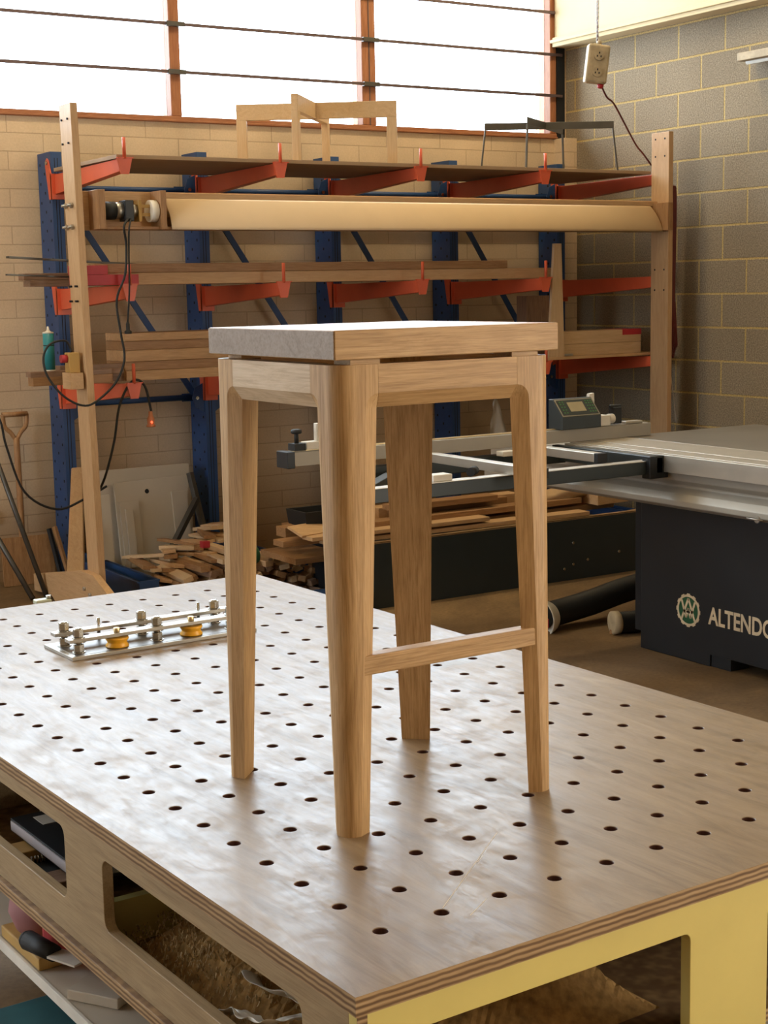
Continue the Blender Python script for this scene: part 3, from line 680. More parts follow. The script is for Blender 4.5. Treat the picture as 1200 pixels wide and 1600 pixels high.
cross_base((-2.69, -.49), (-1.98, -1.0), (-2.64, -1.05), (-2.13, -.50), 2.2245, 2.565, .085, .035, .055, .035, PALEP, 'crossed_table_base', 'pale wooden crossed low table base standing on top of the rack')
cross_base((-1.09, -.58), (-.43, -.98), (-1.07, -.97), (-.48, -.56), 2.2245, 2.522, .042, .006, .010, .012, STEELDK, 'crossed_table_base', 'thin dark steel crossed table base on the right of the rack top', .03)
# ------------------------------------------------------------------ timber on the middle arms
B().box(-3.744, -1.233, -.99, -.90, 1.664, 1.708).done('plank', TIMB['X'], None, .002, 'darker brown plank on the middle rack arms, upper of the front two', 'plank', 'planks on the middle arms')
B().box(-3.70, -.872, -.98, -.87, 1.604, 1.6635).done('plank', PINE['X'], None, .002, 'long light brown plank on the middle rack arms, under the darker plank', 'plank', 'planks on the middle arms')
B().box(-4.03, -3.20, -.86, -.76, 1.604, 1.634).done('plank', TIMBD['X'], None, .002, 'weathered grey-brown plank end sticking out left of the rack, lowest at mid height', 'plank', 'planks on the middle arms')
B().box(-4.06, -3.15, -.86, -.78, 1.635, 1.668).done('plank', TIMBD['X'], None, .002, 'weathered plank end sticking out left of the rack, just above the lowest', 'plank', 'planks on the middle arms')
B().box(-3.9, -1.6, -.74, -.55, 1.604, 1.64).done('plank', TIMB['X'], None, .002, 'plank at the back of the middle rack arms', 'plank', 'planks on the middle arms')
B().bar((-4.17, -.96, 1.744), (-3.2, -.84, 1.690), .03, .010).done('metal_strip', STEELDK, None, .001, 'thin dark strip jutting out left of the rack, upper of two', 'strip')
B().bar((-4.17, -.93, 1.662), (-3.8, -.915, 1.645), .02, .008).done('metal_strip', STEELDK, None, .001, 'thin dark strip jutting out left of the rack, lower of two', 'strip')
rb = thing('red_ended_board', 'short board with red painted end and white label on the middle rack arms', 'board', (-3.7, -1.01, 1.602))
B().box(-3.88, -3.54, -1.045, -.995, 1.604, 1.655).done('board', REDP, rb, .001)
B().box(-3.885, -3.84, -1.0465, -1.045, 1.618, 1.636).done('paper_label', WHITEP, rb)
B().box(-3.885, -3.70, -1.045, -.995, 1.656, 1.70).done('painted_end', REDP, rb, .001)
B().box(-3.886, -3.84, -1.0465, -1.045, 1.672, 1.688).done('paper_label', WHITEP, rb)
# timber on the lowest arms
z = 1.127
for k, (h, yy) in enumerate(((.05, -.955), (.046, -.945), (.056, -.955), (.046, -.94), (.040, -.95))):
    B().box(-3.59, -2.45, yy, -.70, z, z + h - .0008).done('laminated_board', LAM if k % 2 == 0 else TIMB['X'], None, .002, 'wide brown timber board, %s in the stack on the lowest rack arms' % ['lowest', 'second from the bottom', 'middle one', 'second from the top', 'topmost'][k], 'board', 'boards stacked on the lowest arms'); z += h
B().box(-4.09, -3.68, -1.0, -.93, 1.127, 1.170).done('timber_offcut', TIMB['X'], None, .002, 'lower brown timber end jutting out left on the lowest rack arms, below the teal tube', 'offcut', 'timber ends at the lowest arms')
B().box(-4.10, -3.62, -1.0, -.93, 1.1705, 1.196).done('timber_offcut', TIMBD['X'], None, .002, 'upper dark timber end jutting out left on the lowest rack arms, under the teal tube', 'offcut', 'timber ends at the lowest arms')
B().box(-3.92, -3.50, -.92, -.84, 1.127, 1.215).done('timber_offcut', TIMBD['X'], None, .002, 'thick dark block behind the left frame post on the lowest rack arms', 'offcut', 'timber ends at the lowest arms')
tt = thing('sealant_tube', 'teal sealant cartridge with cream nozzle standing left of the rack', 'sealant tube', (-3.99, -.965, 1.1965))
B().cyl((-3.99, -.965, 1.1965), (-3.99, -.965, 1.2025), .027, seg=24).done('base_cap', WHITEP, tt)
B().cyl((-3.99, -.965, 1.2025), (-3.99, -.965, 1.378), .0265, seg=24).done('tube_body', TEAL, tt)
B().cyl((-3.99, -.965, 1.318), (-3.99, -.965, 1.323), .0268, seg=24).done('dark_band', BLACKR, tt)
B().lathe((-3.99, -.965, 1.378), [(.0268, 0), (.0268, .006), (.012, .010), (.007, .016), (.004, .034)], 20).done('nozzle', WHITEP, tt)
# right hand end of the lowest arms
B().box(-1.10, -.12, -1.07, -.50, 1.127, 1.143).done('shelf_board', PINE['X'], None, .001, 'thin plywood shelf board on the lowest rack arms at the right', 'shelf')
wb = thing('timber_block', 'thick planed timber block with red painted end on the right rack shelf', 'timber block', (-.55, -.94, 1.143))
B().box(-.86, -.252, -1.03, -.87, 1.1435, 1.212).box(-.86, -.252, -1.03, -.87, 1.213, 1.288).done('planed_block', PALEP['X'], wb, .002)
B().box(-.40, -.2505, -1.0315, -.869, 1.255, 1.289).done('red_paint_band', REDP, wb)
B().hexa([(-.985, -1.055, 1.1435), (-.868, -1.055, 1.1435), (-.985, -1.035, 1.1435), (-.868, -1.035, 1.1435), (-.958, -1.075, 1.80), (-.905, -1.075, 1.80), (-.958, -1.055, 1.80), (-.905, -1.055, 1.80)]).done('tapered_board', PALEP['Z'], None, .001, 'tall tapered board standing upright on the right rack shelf behind the stool', 'board')
B().box(-.875, -.70, -.70, -.60, 1.1435, 1.50).done('dark_timber_block', TIMBD['Z'], None, .002, 'upright dark brown timber block on the rack shelf, left of the tapered board', 'timber block')
cn = thing('clamp_fitting', 'small grey metal clamp fitting lying on the right rack shelf before the timber block', 'clamp', (-.88, -1.045, 1.143))
B().cyl((-.93, -1.0, 1.1435), (-.93, -1.0, 1.165), .028, seg=20).done('clamp_body', STEELPL, cn)
B().bar((-.98, -1.04, 1.152), (-.80, -1.045, 1.152), .012, .012).done('clamp_bar', STEELPL, cn)
# ------------------------------------------------------------------ tall wooden roller frame in front of the rack
fr = thing('timber_stand', 'tall pale timber stand with two posts and long cream roller sheet before the rack', 'frame', (-2.05, -1.2, 0))
def post(x0, x1, lean, mat):
    """left/right post: narrow front face with wide side face"""
    b = B()
    b.hexa([(x0 - lean * 0, -1.27, .02), (x1, -1.27, .02), (x0, -1.235, .02), (x1, -1.235, .02)] + [(x0 - lean, -1.27, 2.44), (x1 - lean, -1.27, 2.44), (x0 - lean, -1.235, 2.44), (x1 - lean, -1.235, 2.44)])
    return b
def post_box(xa, ya, lean, wx, wy, h):
    return B().hexa([(xa, ya, .0), (xa + wx, ya, .0), (xa, ya + wy, .0), (xa + wx, ya + wy, .0), (xa - lean, ya, h), (xa - lean + wx, ya, h), (xa - lean, ya + wy, h), (xa - lean + wx, ya + wy, h)])
p1 = post_box(-3.895, -1.245, .035, .035, .145, 2.440).done('post', PINE['Z'], fr, .002)
b = B()
for z in (2.37, 2.26, 1.60, 1.53): b.cyl((-3.935, -1.205, z), (-3.92, -1.205, z), .005, seg=8).cyl((-3.935, -1.13, z), (-3.92, -1.13, z), .005, seg=8)
b.done('screw_hole', HOLE, p1)
b = B()
for z in (1.975, 1.875):
    for y in (-1.20, -1.13): b.cyl((-3.952, y, z), (-3.915, y, z), .006, seg=10).cyl((-3.938, y, z), (-3.926, y, z), .013, seg=6, smooth=False)
b.done('bolt', STEELPL, p1)
p2 = B().box(-.283, -.248, -1.300, -1.150, .0, 2.438).done('post', PINE['Z'], fr, .002)
b = B()
for z in (2.40, 2.30, 1.64, 1.52):
    for y in (-1.265, -1.185): b.cyl((-.284, y, z), (-.2825, y, z), .006, seg=8)
b.done('screw_hole', HOLE, p2)
B().box(-3.86, -.2835, -1.175, -1.145, 1.862, 2.045).done('cross_beam', PINE['X'], fr, .002)
B().box(-3.80, -.25, -1.280, -1.175, 1.862, 1.876).done('bottom_batten', TIMB['X'], fr, .002)
B().box(-3.835, -3.80, -1.30, -1.175, 1.862, 2.045).done('end_plate', TIMB['Z'], fr, .002)
B().box(-3.52, -3.49, -1.30, -1.175, 1.862, 2.045).done('end_plate', TIMB['Z'], fr, .002)
B().box(-.322, -.284, -1.34, -1.14, 1.868, 2.028).done('end_plate', TIMB['Z'], fr, .002)
B().box(-3.49, -.285, -1.205, -1.175, 2.012, 2.040).done('top_batten', PINE['X'], fr, .002)
sh = B(); n = 12; v = []
for xx0, xx1 in ((0, 1),):
    for q in range(n + 1):
        t = q / n; y = -1.215 - .085 * math.sin(t * PI / 2 * .9) ; zz = 2.012 - .150 * t ** 1.15
        v += [(-3.465 - .0 * t, y, zz), (-.350 + .025 * t, y, zz)]
sh._add(v, [(2 * q, 2 * q + 1, 2 * q + 3, 2 * q + 2) for q in range(n)], True)
o = sh.done('canvas_sheet', CANVAS, fr); md = o.modifiers.new('t', 'SOLIDIFY'); md.thickness = .002
B().cyl((-3.47, -1.215, 1.95), (-.325, -1.215, 1.95), .026, seg=24).done('roller', PALEP['X'], fr)
mo = B().cyl((-3.795, -1.245, 1.95), (-3.735, -1.245, 1.95), .042, seg=24).done('motor', BLACKR, fr)
B().cyl((-3.735, -1.245, 1.95), (-3.70, -1.245, 1.95), .038, .040, 24).cyl((-3.655, -1.245, 1.95), (-3.625, -1.245, 1.95), .038, .028, 24).done('motor_flange', STEELPL, mo)
B().box(-3.70, -3.655, -1.295, -1.215, 1.90, 1.998).done('terminal_box', BLACKP, mo, .004)
B().box(-3.63, -3.54, -1.262, -1.245, 1.925, 1.94).box(-3.63, -3.54, -1.262, -1.245, 1.965, 1.98).box(-3.625, -3.61, -1.28, -1.22, 1.90, 2.0).done('coupling_bracket', OCHRE, mo)
B().cyl((-3.56, -1.245, 1.95), (-3.525, -1.245, 1.95), .052, seg=28).done('drive_wheel', WHITEP, fr)
foot = B().prism([(-.40, .012), (-.40, .102), (-1.10, .222), (-1.26, .222), (-1.60, .10), (-1.60, .0), (-.72, .0), (-.66, .03)], lambda a, b: (-3.935, a, b), lambda a, b: (-3.897, a, b))
fo_ = foot.done('foot', PINE['Y'], fr, .002)
B().cyl((-3.945, -1.15, .14), (-3.934, -1.15, .14), .010, seg=8).cyl((-3.945, -1.22, .12), (-3.934, -1.22, .12), .010, seg=8).done('bolt', STEELPL, fo_)
B().prism([(-.80, .0), (-.80, .12), (-1.12, .20), (-1.28, .20), (-1.60, .12), (-1.60, .0)], lambda a, b: (-.323, a, b), lambda a, b: (-.2835, a, b)).done('foot', PINE['Y'], fr, .002)
# push-button block and its wooden bracket on the left post
sw = thing('switch_box', 'small ochre switch box with a red stop button fixed to the left frame post', 'switch box', (-3.95, -1.2, 1.10))
B().box(-3.99, -3.925, -1.24, -1.13, 1.118, 1.195).done('wood_bracket', PINE['Y'], sw, .002)
B().box(-3.985, -3.932, -1.22, -1.16, 1.196, 1.29).done('switch_body', OCHRE, sw, .003)
B().cyl((-3.985, -1.19, 1.262), (-4.015, -1.19, 1.262), .019, seg=20).done('stop_button', REDP, sw)
# cables
B().tube([(-3.69, -1.30, 1.91), (-3.725, -1.33, 1.87), (-3.705, -1.3, 1.786), (-3.717, -1.3, 1.652), (-3.765, -1.3, 1.532), (-3.753, -1.3, 1.382), (-3.739, -1.3, 1.26), (-3.78, -1.3, 1.156), (-3.864, -1.3, 1.078), (-3.946, -1.3, 1.043), (-4.038, -1.28, 1.088), (-4.105, -1.25, 1.186), (-4.110, -1.22, 1.275), (-4.065, -1.20, 1.335), (-3.985, -1.19, 1.345), (-3.96, -1.19, 1.292)], .0055).done('power_cable', BLACKR, None, 0, 'black cable looping from the roller motor down to the switch box', 'cable')
pc = thing('plug_lead', 'short black lead with a plug hanging straight down from the roller motor', 'cable', (-3.71, -1.30, 1.36))
B().tube([(-3.675, -1.30, 1.91), (-3.70, -1.33, 1.86), (-3.694, -1.3, 1.741), (-3.698, -1.3, 1.591), (-3.715, -1.3, 1.426)], .0045).done('lead', BLACKR, pc)
B().lathe((-3.715, -1.3, 1.372), [(.017, 0), (.017, .012), (.009, .018), (.009, .045), (.005, .058)], 14).done('plug', BLACKR, pc)
tl = thing('inspection_lead', 'black lead draped over a rack arm ending in an amber socket glowing red', 'cable', (-3.56, -1.13, .9))
B().tube([(-3.80, -1.05, .60), (-3.788, -1.12, .689), (-3.737, -1.12, .849), (-3.706, -1.12, 1.004), (-3.658, -1.12, 1.105), (-3.61, -1.12, 1.142), (-3.563, -1.12, 1.106), (-3.538, -1.12, .994), (-3.54, -1.12, .975)], .006).done('lead', BLACKR, tl)
B().lathe((-3.54, -1.12, .905), [(.023, 0), (.024, .006), (.018, .014), (.019, .040), (.011, .056), (.010, .078)], 16).done('socket', AMBER, tl)
B().lathe((-3.546, -1.145, .930), [(.002, -.006), (.006, 0), (.002, .006)], 10).done('neon_indicator', GLOWRED, tl)
B().tube([(-4.30, -.80, 1.10), (-4.235, -.9, .976), (-4.205, -.9, .834), (-4.127, -.9, .607), (-3.969, -.9, .507), (-3.816, -.9, .547), (-3.70, -.9, .60)], .006).done('loose_cable', BLACKR, None, 0, 'dark cable sagging between the left edge and the rack foot', 'cable')
b = B()
for k in range(5):
    o_ = .008 * k
    b.tube([(-.235 + o_, -1.26, 2.13), (-.215 + o_ * .9, -1.26, 2.05), (-.213 + o_ * .6, -1.26, 1.50), (-.225 + o_, -1.26, 1.30 + .02 * k), (-.205 + o_ * .9, -1.26, 1.12 + .03 * k), (-.180 + o_ * .6, -1.25, 1.20), (-.200 + o_ * .6, -1.25, 1.45)], .0045)
b.done('red_cable_hank', DKRED, None, 0, 'hank of dark red cable hanging down the right frame post', 'cable')
B().tube([(-.20, -1.21, 1.10), (-.12, -1.16, .98), (.0 - .02, -1.10, .70)], .003).done('air_line', WHITEP, None, 0, 'thin pale line hanging from the right post to behind the saw', 'cord')
# socket box on its chain
sk = thing('hanging_socket_box', 'grimy cream double power outlet hanging on a chain from the ceiling', 'power outlet', (-.87, -1.35, 2.66))
T = Matrix.Translation((-.873, -1.35, 2.775)) @ Matrix.Rotation(math.radians(-28), 4, 'Z') @ Matrix.Rotation(math.radians(7), 4, 'Y')
so = B(T).box(-.062, .062, -.035, .035, -.105, .105).done('outlet_box', CREAMPL, sk, .012)
for z in (.045, -.045): B(T).cyl((0, -.036, z), (0, -.043, z), .028, seg=20).done('socket_face', CREAMPL, so)
h = B(T)
for z in (.045, -.045):
    for a in (90, 210, 330): h.box(.012 * math.cos(math.radians(a)) - .003, .012 * math.cos(math.radians(a)) + .003, -.0445, -.043, z + .012 * math.sin(math.radians(a)) - .005, z + .012 * math.sin(math.radians(a)) + .005)
h.done('socket_slot', HOLE, so)
B(T).lathe((.035, 0, -.128), [(.010, 0), (.018, .008), (.018, .022)], 14).done('cable_gland', REDP, so)
B(T).lathe((-.0, 0, .105), [(.014, 0), (.014, .018), (.007, .026)], 14).done('top_gland', CREAMPL, so)
ch = B(); zc = 2.905; k = 0
while zc < 4.58:
    pts = []
    for q in range(9):
        a = 2 * PI * q / 8; dx = .0075 * math.cos(a)
        pts.append((-.868 + (dx if k % 2 else 0), -1.35 + (0 if k % 2 else dx), zc + .014 * math.sin(a)))
    ch.tube(pts, .0022, 5, 2); zc += .023; k += 1
ch.done('chain', STEELPL, sk)
B().tube([(-.862, -1.345, 2.89), (-.855, -1.34, 3.3), (-.872, -1.345, 3.8), (-.866, -1.35, 4.59)], .0045).done('supply_cable', DKRED, sk)
B().tube([(-.845, -1.362, 2.65), (-.798, -1.35, 2.60), (-.715, -1.31, 2.575), (-.592, -1.25, 2.49), (-.381, -1.12, 2.376), (-.271, -1.07, 2.322), (-.15, -1.0, 2.27)], .0055).done('drop_cable', DKRED, None, 0, 'dark red cable running from the hanging outlet down to the right post', 'cable')
# strip light near the right wall
lf = thing('strip_light', 'end of a white fluorescent batten light hanging beside the grey block wall', 'lamp', (-.10, -2.4, 2.79))
B().box(-.135, -.03, -3.2, -1.69, 2.79, 2.835).done('light_body', CREAMPL, lf, .004)
B().cyl((-.085, -3.15, 2.785), (-.085, -1.72, 2.785), .013, seg=12).done('tube', FILMM, lf)
B().box(-.03, 0, -2.2, -2.16, 2.80, 2.83).box(-.03, 0, -2.9, -2.86, 2.80, 2.83).done('bracket', STEELPL, lf)
for _x, _n in ((-1.1, 'over the right end of the rack'), (-4.2, 'over the left end of the rack'), (-7.3, 'farthest left, beyond the rack')):  # unseen fixtures added to go with the upper wall lights
    cl_ = thing('added_lamp_fixture', 'unseen lamp added to brighten the upper wall ' + _n, 'lamp', (_x, -1.2, 4.42), 'added lamps brightening the upper wall')
    B().box(_x - .68, _x + .68, -1.27, -1.13, 4.42, 4.50).done('added_lamp_body', WHITEP, cl_, .004)
    B().cyl((_x, -1.2, 4.50), (_x, -1.2, 4.60), .010, seg=8).done('hanger', STEELPL, cl_)
# plastic bag hanging behind the stool rail
a = [(-.835 + .007 * q, -.30 + .004 * q, .86) for q in range(6)]
c = [(-.895 + .030 * q, -.33 + .02 * math.sin(q), .60 + .02 * math.sin(2.1 * q)) for q in range(6)]
crumple('hanging_plastic_bag', FILMM, (a, c), 'small clear crumpled bag hanging by the back wall between rack uprights', 'plastic bag', None, .010, 9, 6)
# ------------------------------------------------------------------ sliding table saw
saw = thing('table_saw', 'large black panel saw with aluminium sliding table and outrigger frame at the right', 'panel saw', (-1.4, -4.0, 0))
cabi = B().prism([(-3.238, 0), (-3.66, 0), (-3.66, .05), (-5.2, .05), (-5.2, .64), (-3.238, .64)], lambda a, b: (-2.213, a, b), lambda a, b: (-.75, a, b)).done('cabinet', BLACKP, saw, .004)
B().box(-2.205, -2.10, -3.77, -3.66, .0, .05).done('foot', BLACKP, saw, .002)
B().box(-2.14, -2.06, -3.20, -3.12, .05, .64).box(-2.10, -2.06, -3.238, -3.12, .60, .64).done('column', BLACKP, saw, .003)
# carriage beam below the sliding table, stepped profile
pr = [(-2.285, .765), (-2.262, .745), (-2.262, .735), (-2.30, .715), (-2.325, .69), (-2.325, .668), (-2.295, .652), (-2.10, .652), (-2.10, .845), (-2.285, .845)]
B().prism(pr, lambda a, b: (a, -5.6, b), lambda a, b: (a, -2.25, b)).done('carriage_beam', ALUM, saw, .003)
B().cyl((-2.33, -4.02, .665), (-2.325, -4.02, .665), .014, seg=12).tube([(-2.33, -3.97, .665), (-2.345, -4.0, .668), (-2.345, -4.03, .668), (-2.33, -4.05, .665)], .003).done('beam_catch', STEELPL, saw)
# sliding table with grooves
st_ = B()
for x0, x1, z1 in ((-2.325, -2.300, .869), (-2.300, -2.295, .864), (-2.295, -2.19, .8715), (-2.19, -2.186, .869), (-2.186, -1.97, .872)):
    st_.box(x0, x1, -5.6, -2.86, .835, z1)
st_.box(-2.325, -1.97, -5.6, -2.86, .80, .835)
st_.done('sliding_table', ALU, saw, .001)
B().box(-1.96, -1.09, -4.3, -2.80, .835, .871).done('main_table', CAST, saw, .003)
B().box(-1.96, -1.0, -4.2, -2.9, .64, .835).done('table_trunk', BLACKP, saw)
# outrigger (cross-cut table)
og = B().box(-3.78, -2.33, -3.475, -3.425, .792, .845).done('outrigger_beam', ANTHR, saw, .003)
B().box(-3.78, -2.33, -3.477, -3.423, .845, .8475).done('outrigger_lip', ALU, saw)
B().box(-3.55, -2.33, -2.875, -2.825, .785, .845).done('outrigger_beam', ANTHR, saw, .003)
B().box(-2.365, -2.33, -3.50, -2.82, .795, .862).done('outrigger_end', ANTHR, saw, .003)
B().box(-2.40, -2.30, -3.50, -3.45, .775, .868).done('clamp_block', BLACKP, saw, .004)
B().bar((-3.75, -3.43, .81), (-3.2, -2.85, .80), .045, .05).done('outrigger_brace', ANTHR, saw, .003)
for xx, y0 in ((-3.06, -3.62), (-2.56, -3.37)):
    o = B().box(xx - .025, xx + .025, y0, -2.83, .848, .884).done('cross_rail', ALU, saw, .002)
    B().box(xx - .026, xx + .026, y0 - .025, y0, .847, .885).done('end_cap', BLACKR, o, .002)
B().box(-3.43, -3.345, -3.46, -3.40, .846, .872).done('slide_block', WHITEP, saw, .003)
B().cyl((-3.22, -3.40, .862), (-3.17, -3.36, .862), .017, seg=14).done('lock_knob', BLACKR, saw)
B().box(-2.73, -2.655, -2.95, -2.90, .846, .868).done('slide_block', WHITEP, saw, .003)
B().cyl((-2.50, -3.0, .848), (-2.44, -2.98, .848), .012, seg=12).done('lock_knob', BRASS, saw)
# cross-cut fence
fy = -2.86
fe = B().prism([(fy, .872), (fy - .0, .928), (fy + .012, .928), (fy + .012, .920), (fy + .020, .920), (fy + .020, .930), (fy + .06, .930), (fy + .06, .872)], lambda a, b: (-3.70, a, b), lambda a, b: (-1.82, a, b)).done('fence', ALUM, saw, .001)
B().box(-3.735, -3.70, fy - .03, fy + .062, .868, .934).done('fence_end_cap', BLACKP, fe, .003)
B().box(-3.68, -2.33, fy + .0205, fy + .045, .930, .9335).done('scale_strip', BRASS, fe)
st2 = B().box(-3.63, -3.54, fy + .0, fy + .05, .9335, .965).done('flip_stop', WHITEP, saw, .003)
B().box(-3.69, -3.64, fy - .01, fy + .045, .934, .962).cyl((-3.665, fy + .02, .962), (-3.665, fy + .02, 1.01), .009, seg=12).lathe((-3.665, fy + .02, 1.0), [(.018, 0), (.022, .004), (.022, .014), (.014, .018)], 20).done('clamp_knob', BLACKR, st2)
B().box(-3.575, -3.555, fy + .015, fy + .04, .965, 1.035).done('stop_lever', WHITEP, st2, .002)
# digital readout
dg = B().box(-2.36, -2.14, fy - .03, fy + .07, .931, .985).hexa([(-2.36, fy - .03, .985), (-2.14, fy - .03, .985), (-2.36, fy + .07, .985), (-2.14, fy + .07, .985), (-2.36, fy + .04, 1.062), (-2.14, fy + .04, 1.062), (-2.36, fy + .07, 1.062), (-2.14, fy + .07, 1.062)]).done('readout_housing', ANTHR, saw, .003)
nrm = Vector((0, -.077, .070)).normalized(); up_ = Vector((0, .070, .077)).normalized()
def pan(u0, u1, v0, v1, off): # on the sloping face
    o0 = Vector((-2.36, fy - .03, .985)); n_ = nrm * off
    P = [o0 + Vector((u, 0, 0)) + up_ * v_ + n_ for v_ in (v0, v1) for u in (u0, u1)]
    P2 = [q + nrm * .0012 for q in P]
    return [tuple(q) for q in (P + P2)]
B().hexa(pan(.004, .216, .005, .099, .0002)).done('bezel', STEELPL, dg)
B().hexa(pan(.010, .210, .010, .094, .0016)).done('keypad', ANTHR, dg)
B().hexa(pan(.062, .150, .028, .080, .003)).done('display', SCREENM, dg)
kb = B()
for u in (.020, .036, .165, .180, .195):
    for v_ in (.02, .036, .052, .068, .08): kb.hexa(pan(u, u + .008, v_, v_ + .006, .003))
kb.done('keys', GREENKEY, dg)
B().prism([(-2.16, .98), (-2.14, 1.075), (-2.115, 1.078), (-2.11, .98)], lambda a, b: (a, fy + .05, b), lambda a, b: (a, fy + .07, b)).done('readout_bracket', WHITEP, dg)
B().box(-2.135, -2.06, fy - .0, fy + .06, .931, .978).cyl((-2.06, fy + .02, .960), (-2.03, fy + .02, .960), .022, seg=16).done('stop_block', WHITEP, saw, .003)
B().box(-2.03, -1.985, fy + .01, fy + .05, .935, 1.01).cyl((-2.04, fy + .03, 1.012), (-1.975, fy + .03, 1.012), .009, seg=10).done('stop_post', BLACKR, saw, .003)
B().box(-1.96, -1.86, fy + .01, fy + .05, .931, .942).done('stop_plate', ALU, saw, .002)
# lettering and gear emblem on the cabinet
def text(s, loc, size, mat, parent, name, ext=.0008, sx=1.0, off=.0):
    cu = bpy.data.curves.new(name, 'FONT'); cu.body = s; cu.size = size; cu.extrude = ext; cu.offset = off; cu.resolution_u = 4
    t = bpy.data.objects.new(name, cu); COL.objects.link(t)
    # reading direction -y, up z, facing -x
    M_ = Matrix(((0, 0, -1, 0), (-1, 0, 0, 0), (0, 1, 0, 0), (0, 0, 0, 1)))
    dg_ = bpy.context.evaluated_depsgraph_get()
    me = bpy.data.meshes.new_from_object(t.evaluated_get(dg_)); bpy.data.objects.remove(t)
    me.transform(Matrix.Translation(loc) @ M_ @ Matrix.Diagonal((sx, 1, 1, 1)))
    me.transform(WM[parent.name].inverted()); me.materials.clear(); me.materials.append(mat)
    o = bpy.data.objects.new(name, me); COL.objects.link(o); o.parent = parent; return o
FX = -2.2135
text('ALTENDORF', (FX, -3.652, .180), .1, SIGNW, cabi, 'maker_lettering', .0006, .78, .0024)
ye, ze, re_ = -3.533, .215, .071
ring = []
nt_ = 12
for k in range(nt_):
    a0 = 2 * PI * k / nt_; w_ = 2 * PI / nt_
    for f, r in ((-.27, re_ * .93), (-.22, re_), (.22, re_), (.27, re_ * .93), (.5, re_ * .93)): ring.append((ye + r * math.cos(a0 + f * w_), ze + r * math.sin(a0 + f * w_)))
B().plate(ring, [circ(ye, ze, re_ * .80, 36)], lambda a, b: (FX - .0012, a, b), lambda a, b: (FX + .0004, a, b)).done('gear_emblem', SIGNW, cabi)
B().prism(circ(ye, ze, re_ * .80, 36), lambda a, b: (FX - .0006, a, b), lambda a, b: (FX + .0004, a, b)).done('emblem_field', SIGNG, cabi)
em = B()
def stroke(a, b, w_=.010): em.bar((FX - .0012, ye - a[0] * re_, ze + a[1] * re_), (FX - .0012, ye - b[0] * re_, ze + b[1] * re_), .0012, w_, up=(1, 0, 0)) if 0 else em.prism(_q(a, b, w_), lambda p, q: (FX - .0014, p, q), lambda p, q: (FX - .0004, p, q))
def _q(a, b, w_):
    A, Bv = Vector((ye - a[0] * re_, ze + a[1] * re_)), Vector((ye - b[0] * re_, ze + b[1] * re_)); d = (Bv - A).normalized(); n_ = Vector((-d.y, d.x)) * w_ / 2
    return [tuple(A - n_), tuple(Bv - n_), tuple(Bv + n_), tuple(A + n_)]
for a, b in (((-.55, -.58), (0, .70)), ((0, .70), (.55, -.58)), ((-.55, .55), (-.18, -.45)), ((-.18, -.45), (0, .12)), ((0, .12), (.18, -.45)), ((.18, -.45), (.55, .55)), ((-.3, -.1), (.3, -.1))): stroke(a, b)
em.done('monogram', SIGNW, cabi)
# hoses and bits on the floor
hs = B(); hs.tube([(-2.36, -2.72, .065), (-2.22, -2.72, .075), (-2.05, -2.72, .095), (-1.85, -2.70, .12), (-1.6, -2.68, .14)], .06, 20, 10)
hs.done('dust_hose', BLACKR, None, 0, 'thick black dust hose curving over the floor behind the stool towards the saw', 'hose')
pts = []
h2 = thing('ribbed_hose', 'short ribbed dark hose end with a pale collar lying beside the saw cabinet', 'hose', (-2.05, -3.05, 0))
prf = []
for k in range(28): prf += [(.050, k * .012), (.044, k * .012 + .006)]
B().lathe((-2.12, -2.985, .052), prf, 24, (.8, -.25, .0)).done('corrugated_tube', BLACKR, h2)
B().lathe((-2.15, -2.975, .053), [(.044, 0), (.053, .002), (.053, .032), (.048, .036)], 24, (.8, -.25, 0)).done('collar', CREAMPL, h2)
gv = thing('dust_scoop', 'white plastic dust scoop with a red marking at the hose mouth on the floor', 'scoop', (-2.40, -2.78, 0))
B().lathe((-2.31, -2.74, .066), [(.063, 0), (.070, .01), (.085, .05), (.088, .06), (.084, .061), (.06, .02)], 28, (-.80, -.05, -.05)).done('scoop_shell', WHITEP, gv)
B().box(-2.373, -2.371, -2.80, -2.77, .03, .07).done('red_marking', REDP, gv)
sb_ = B().box(-2.15, -2.11, -2.99, -2.96, 0, .02).done('wood_chip', TIMB['X'], None, .001, 'tiny wooden chip on the floor in front of the ribbed hose', 'chip')
# ------------------------------------------------------------------ long dark crate of boards behind the saw
cr = thing('offcut_crate', 'low black-sided crate full of boards on the floor behind the saw outrigger', 'crate', (-1.85, -1.55, 0))
B().box(-2.72, -.985, -1.868, -1.85, 0, .325).done('front_panel', ANTHR, cr, .001)
B().box(-2.72, -.985, -1.869, -1.849, .325, .335).done('panel_edge', PLYEDGE, cr)
B().box(-2.72, -.985, -1.85, -1.25, 0, .26).done('crate_body', BLACKP, cr)
b = B()
for x, z in ((-1.47, .20), (-1.53, .065), (-1.47, .085), (-1.37 + .0, .10), (-1.15, .12)): b.cyl((x, -1.873, z), (x, -1.868, z), .008, seg=8)
b.done('screw', CHROME, cr)
rnd = random.Random(21)
rows = [(-2.95, -1.35, -1.795, .337, .022, 0), (-3.15, -1.05, -1.675, .337, .030, 1), (-2.6, -1.12, -1.56, .337, .045, 1), (-3.0, -1.5, -1.44, .337, .05, 1), (-2.9, -1.2, -1.33, .337, .04, 1), (-2.7, -1.3, -1.70, .385, .03, 1), (-2.45, -1.72, -1.58, .39, .055, 1), (-2.5, -1.6, -1.52, .39, .06, 0), (-3.05, -2.0, -1.80, .37, .02, 0), (-2.5, -1.85, -1.66, .447, .03, 1)]
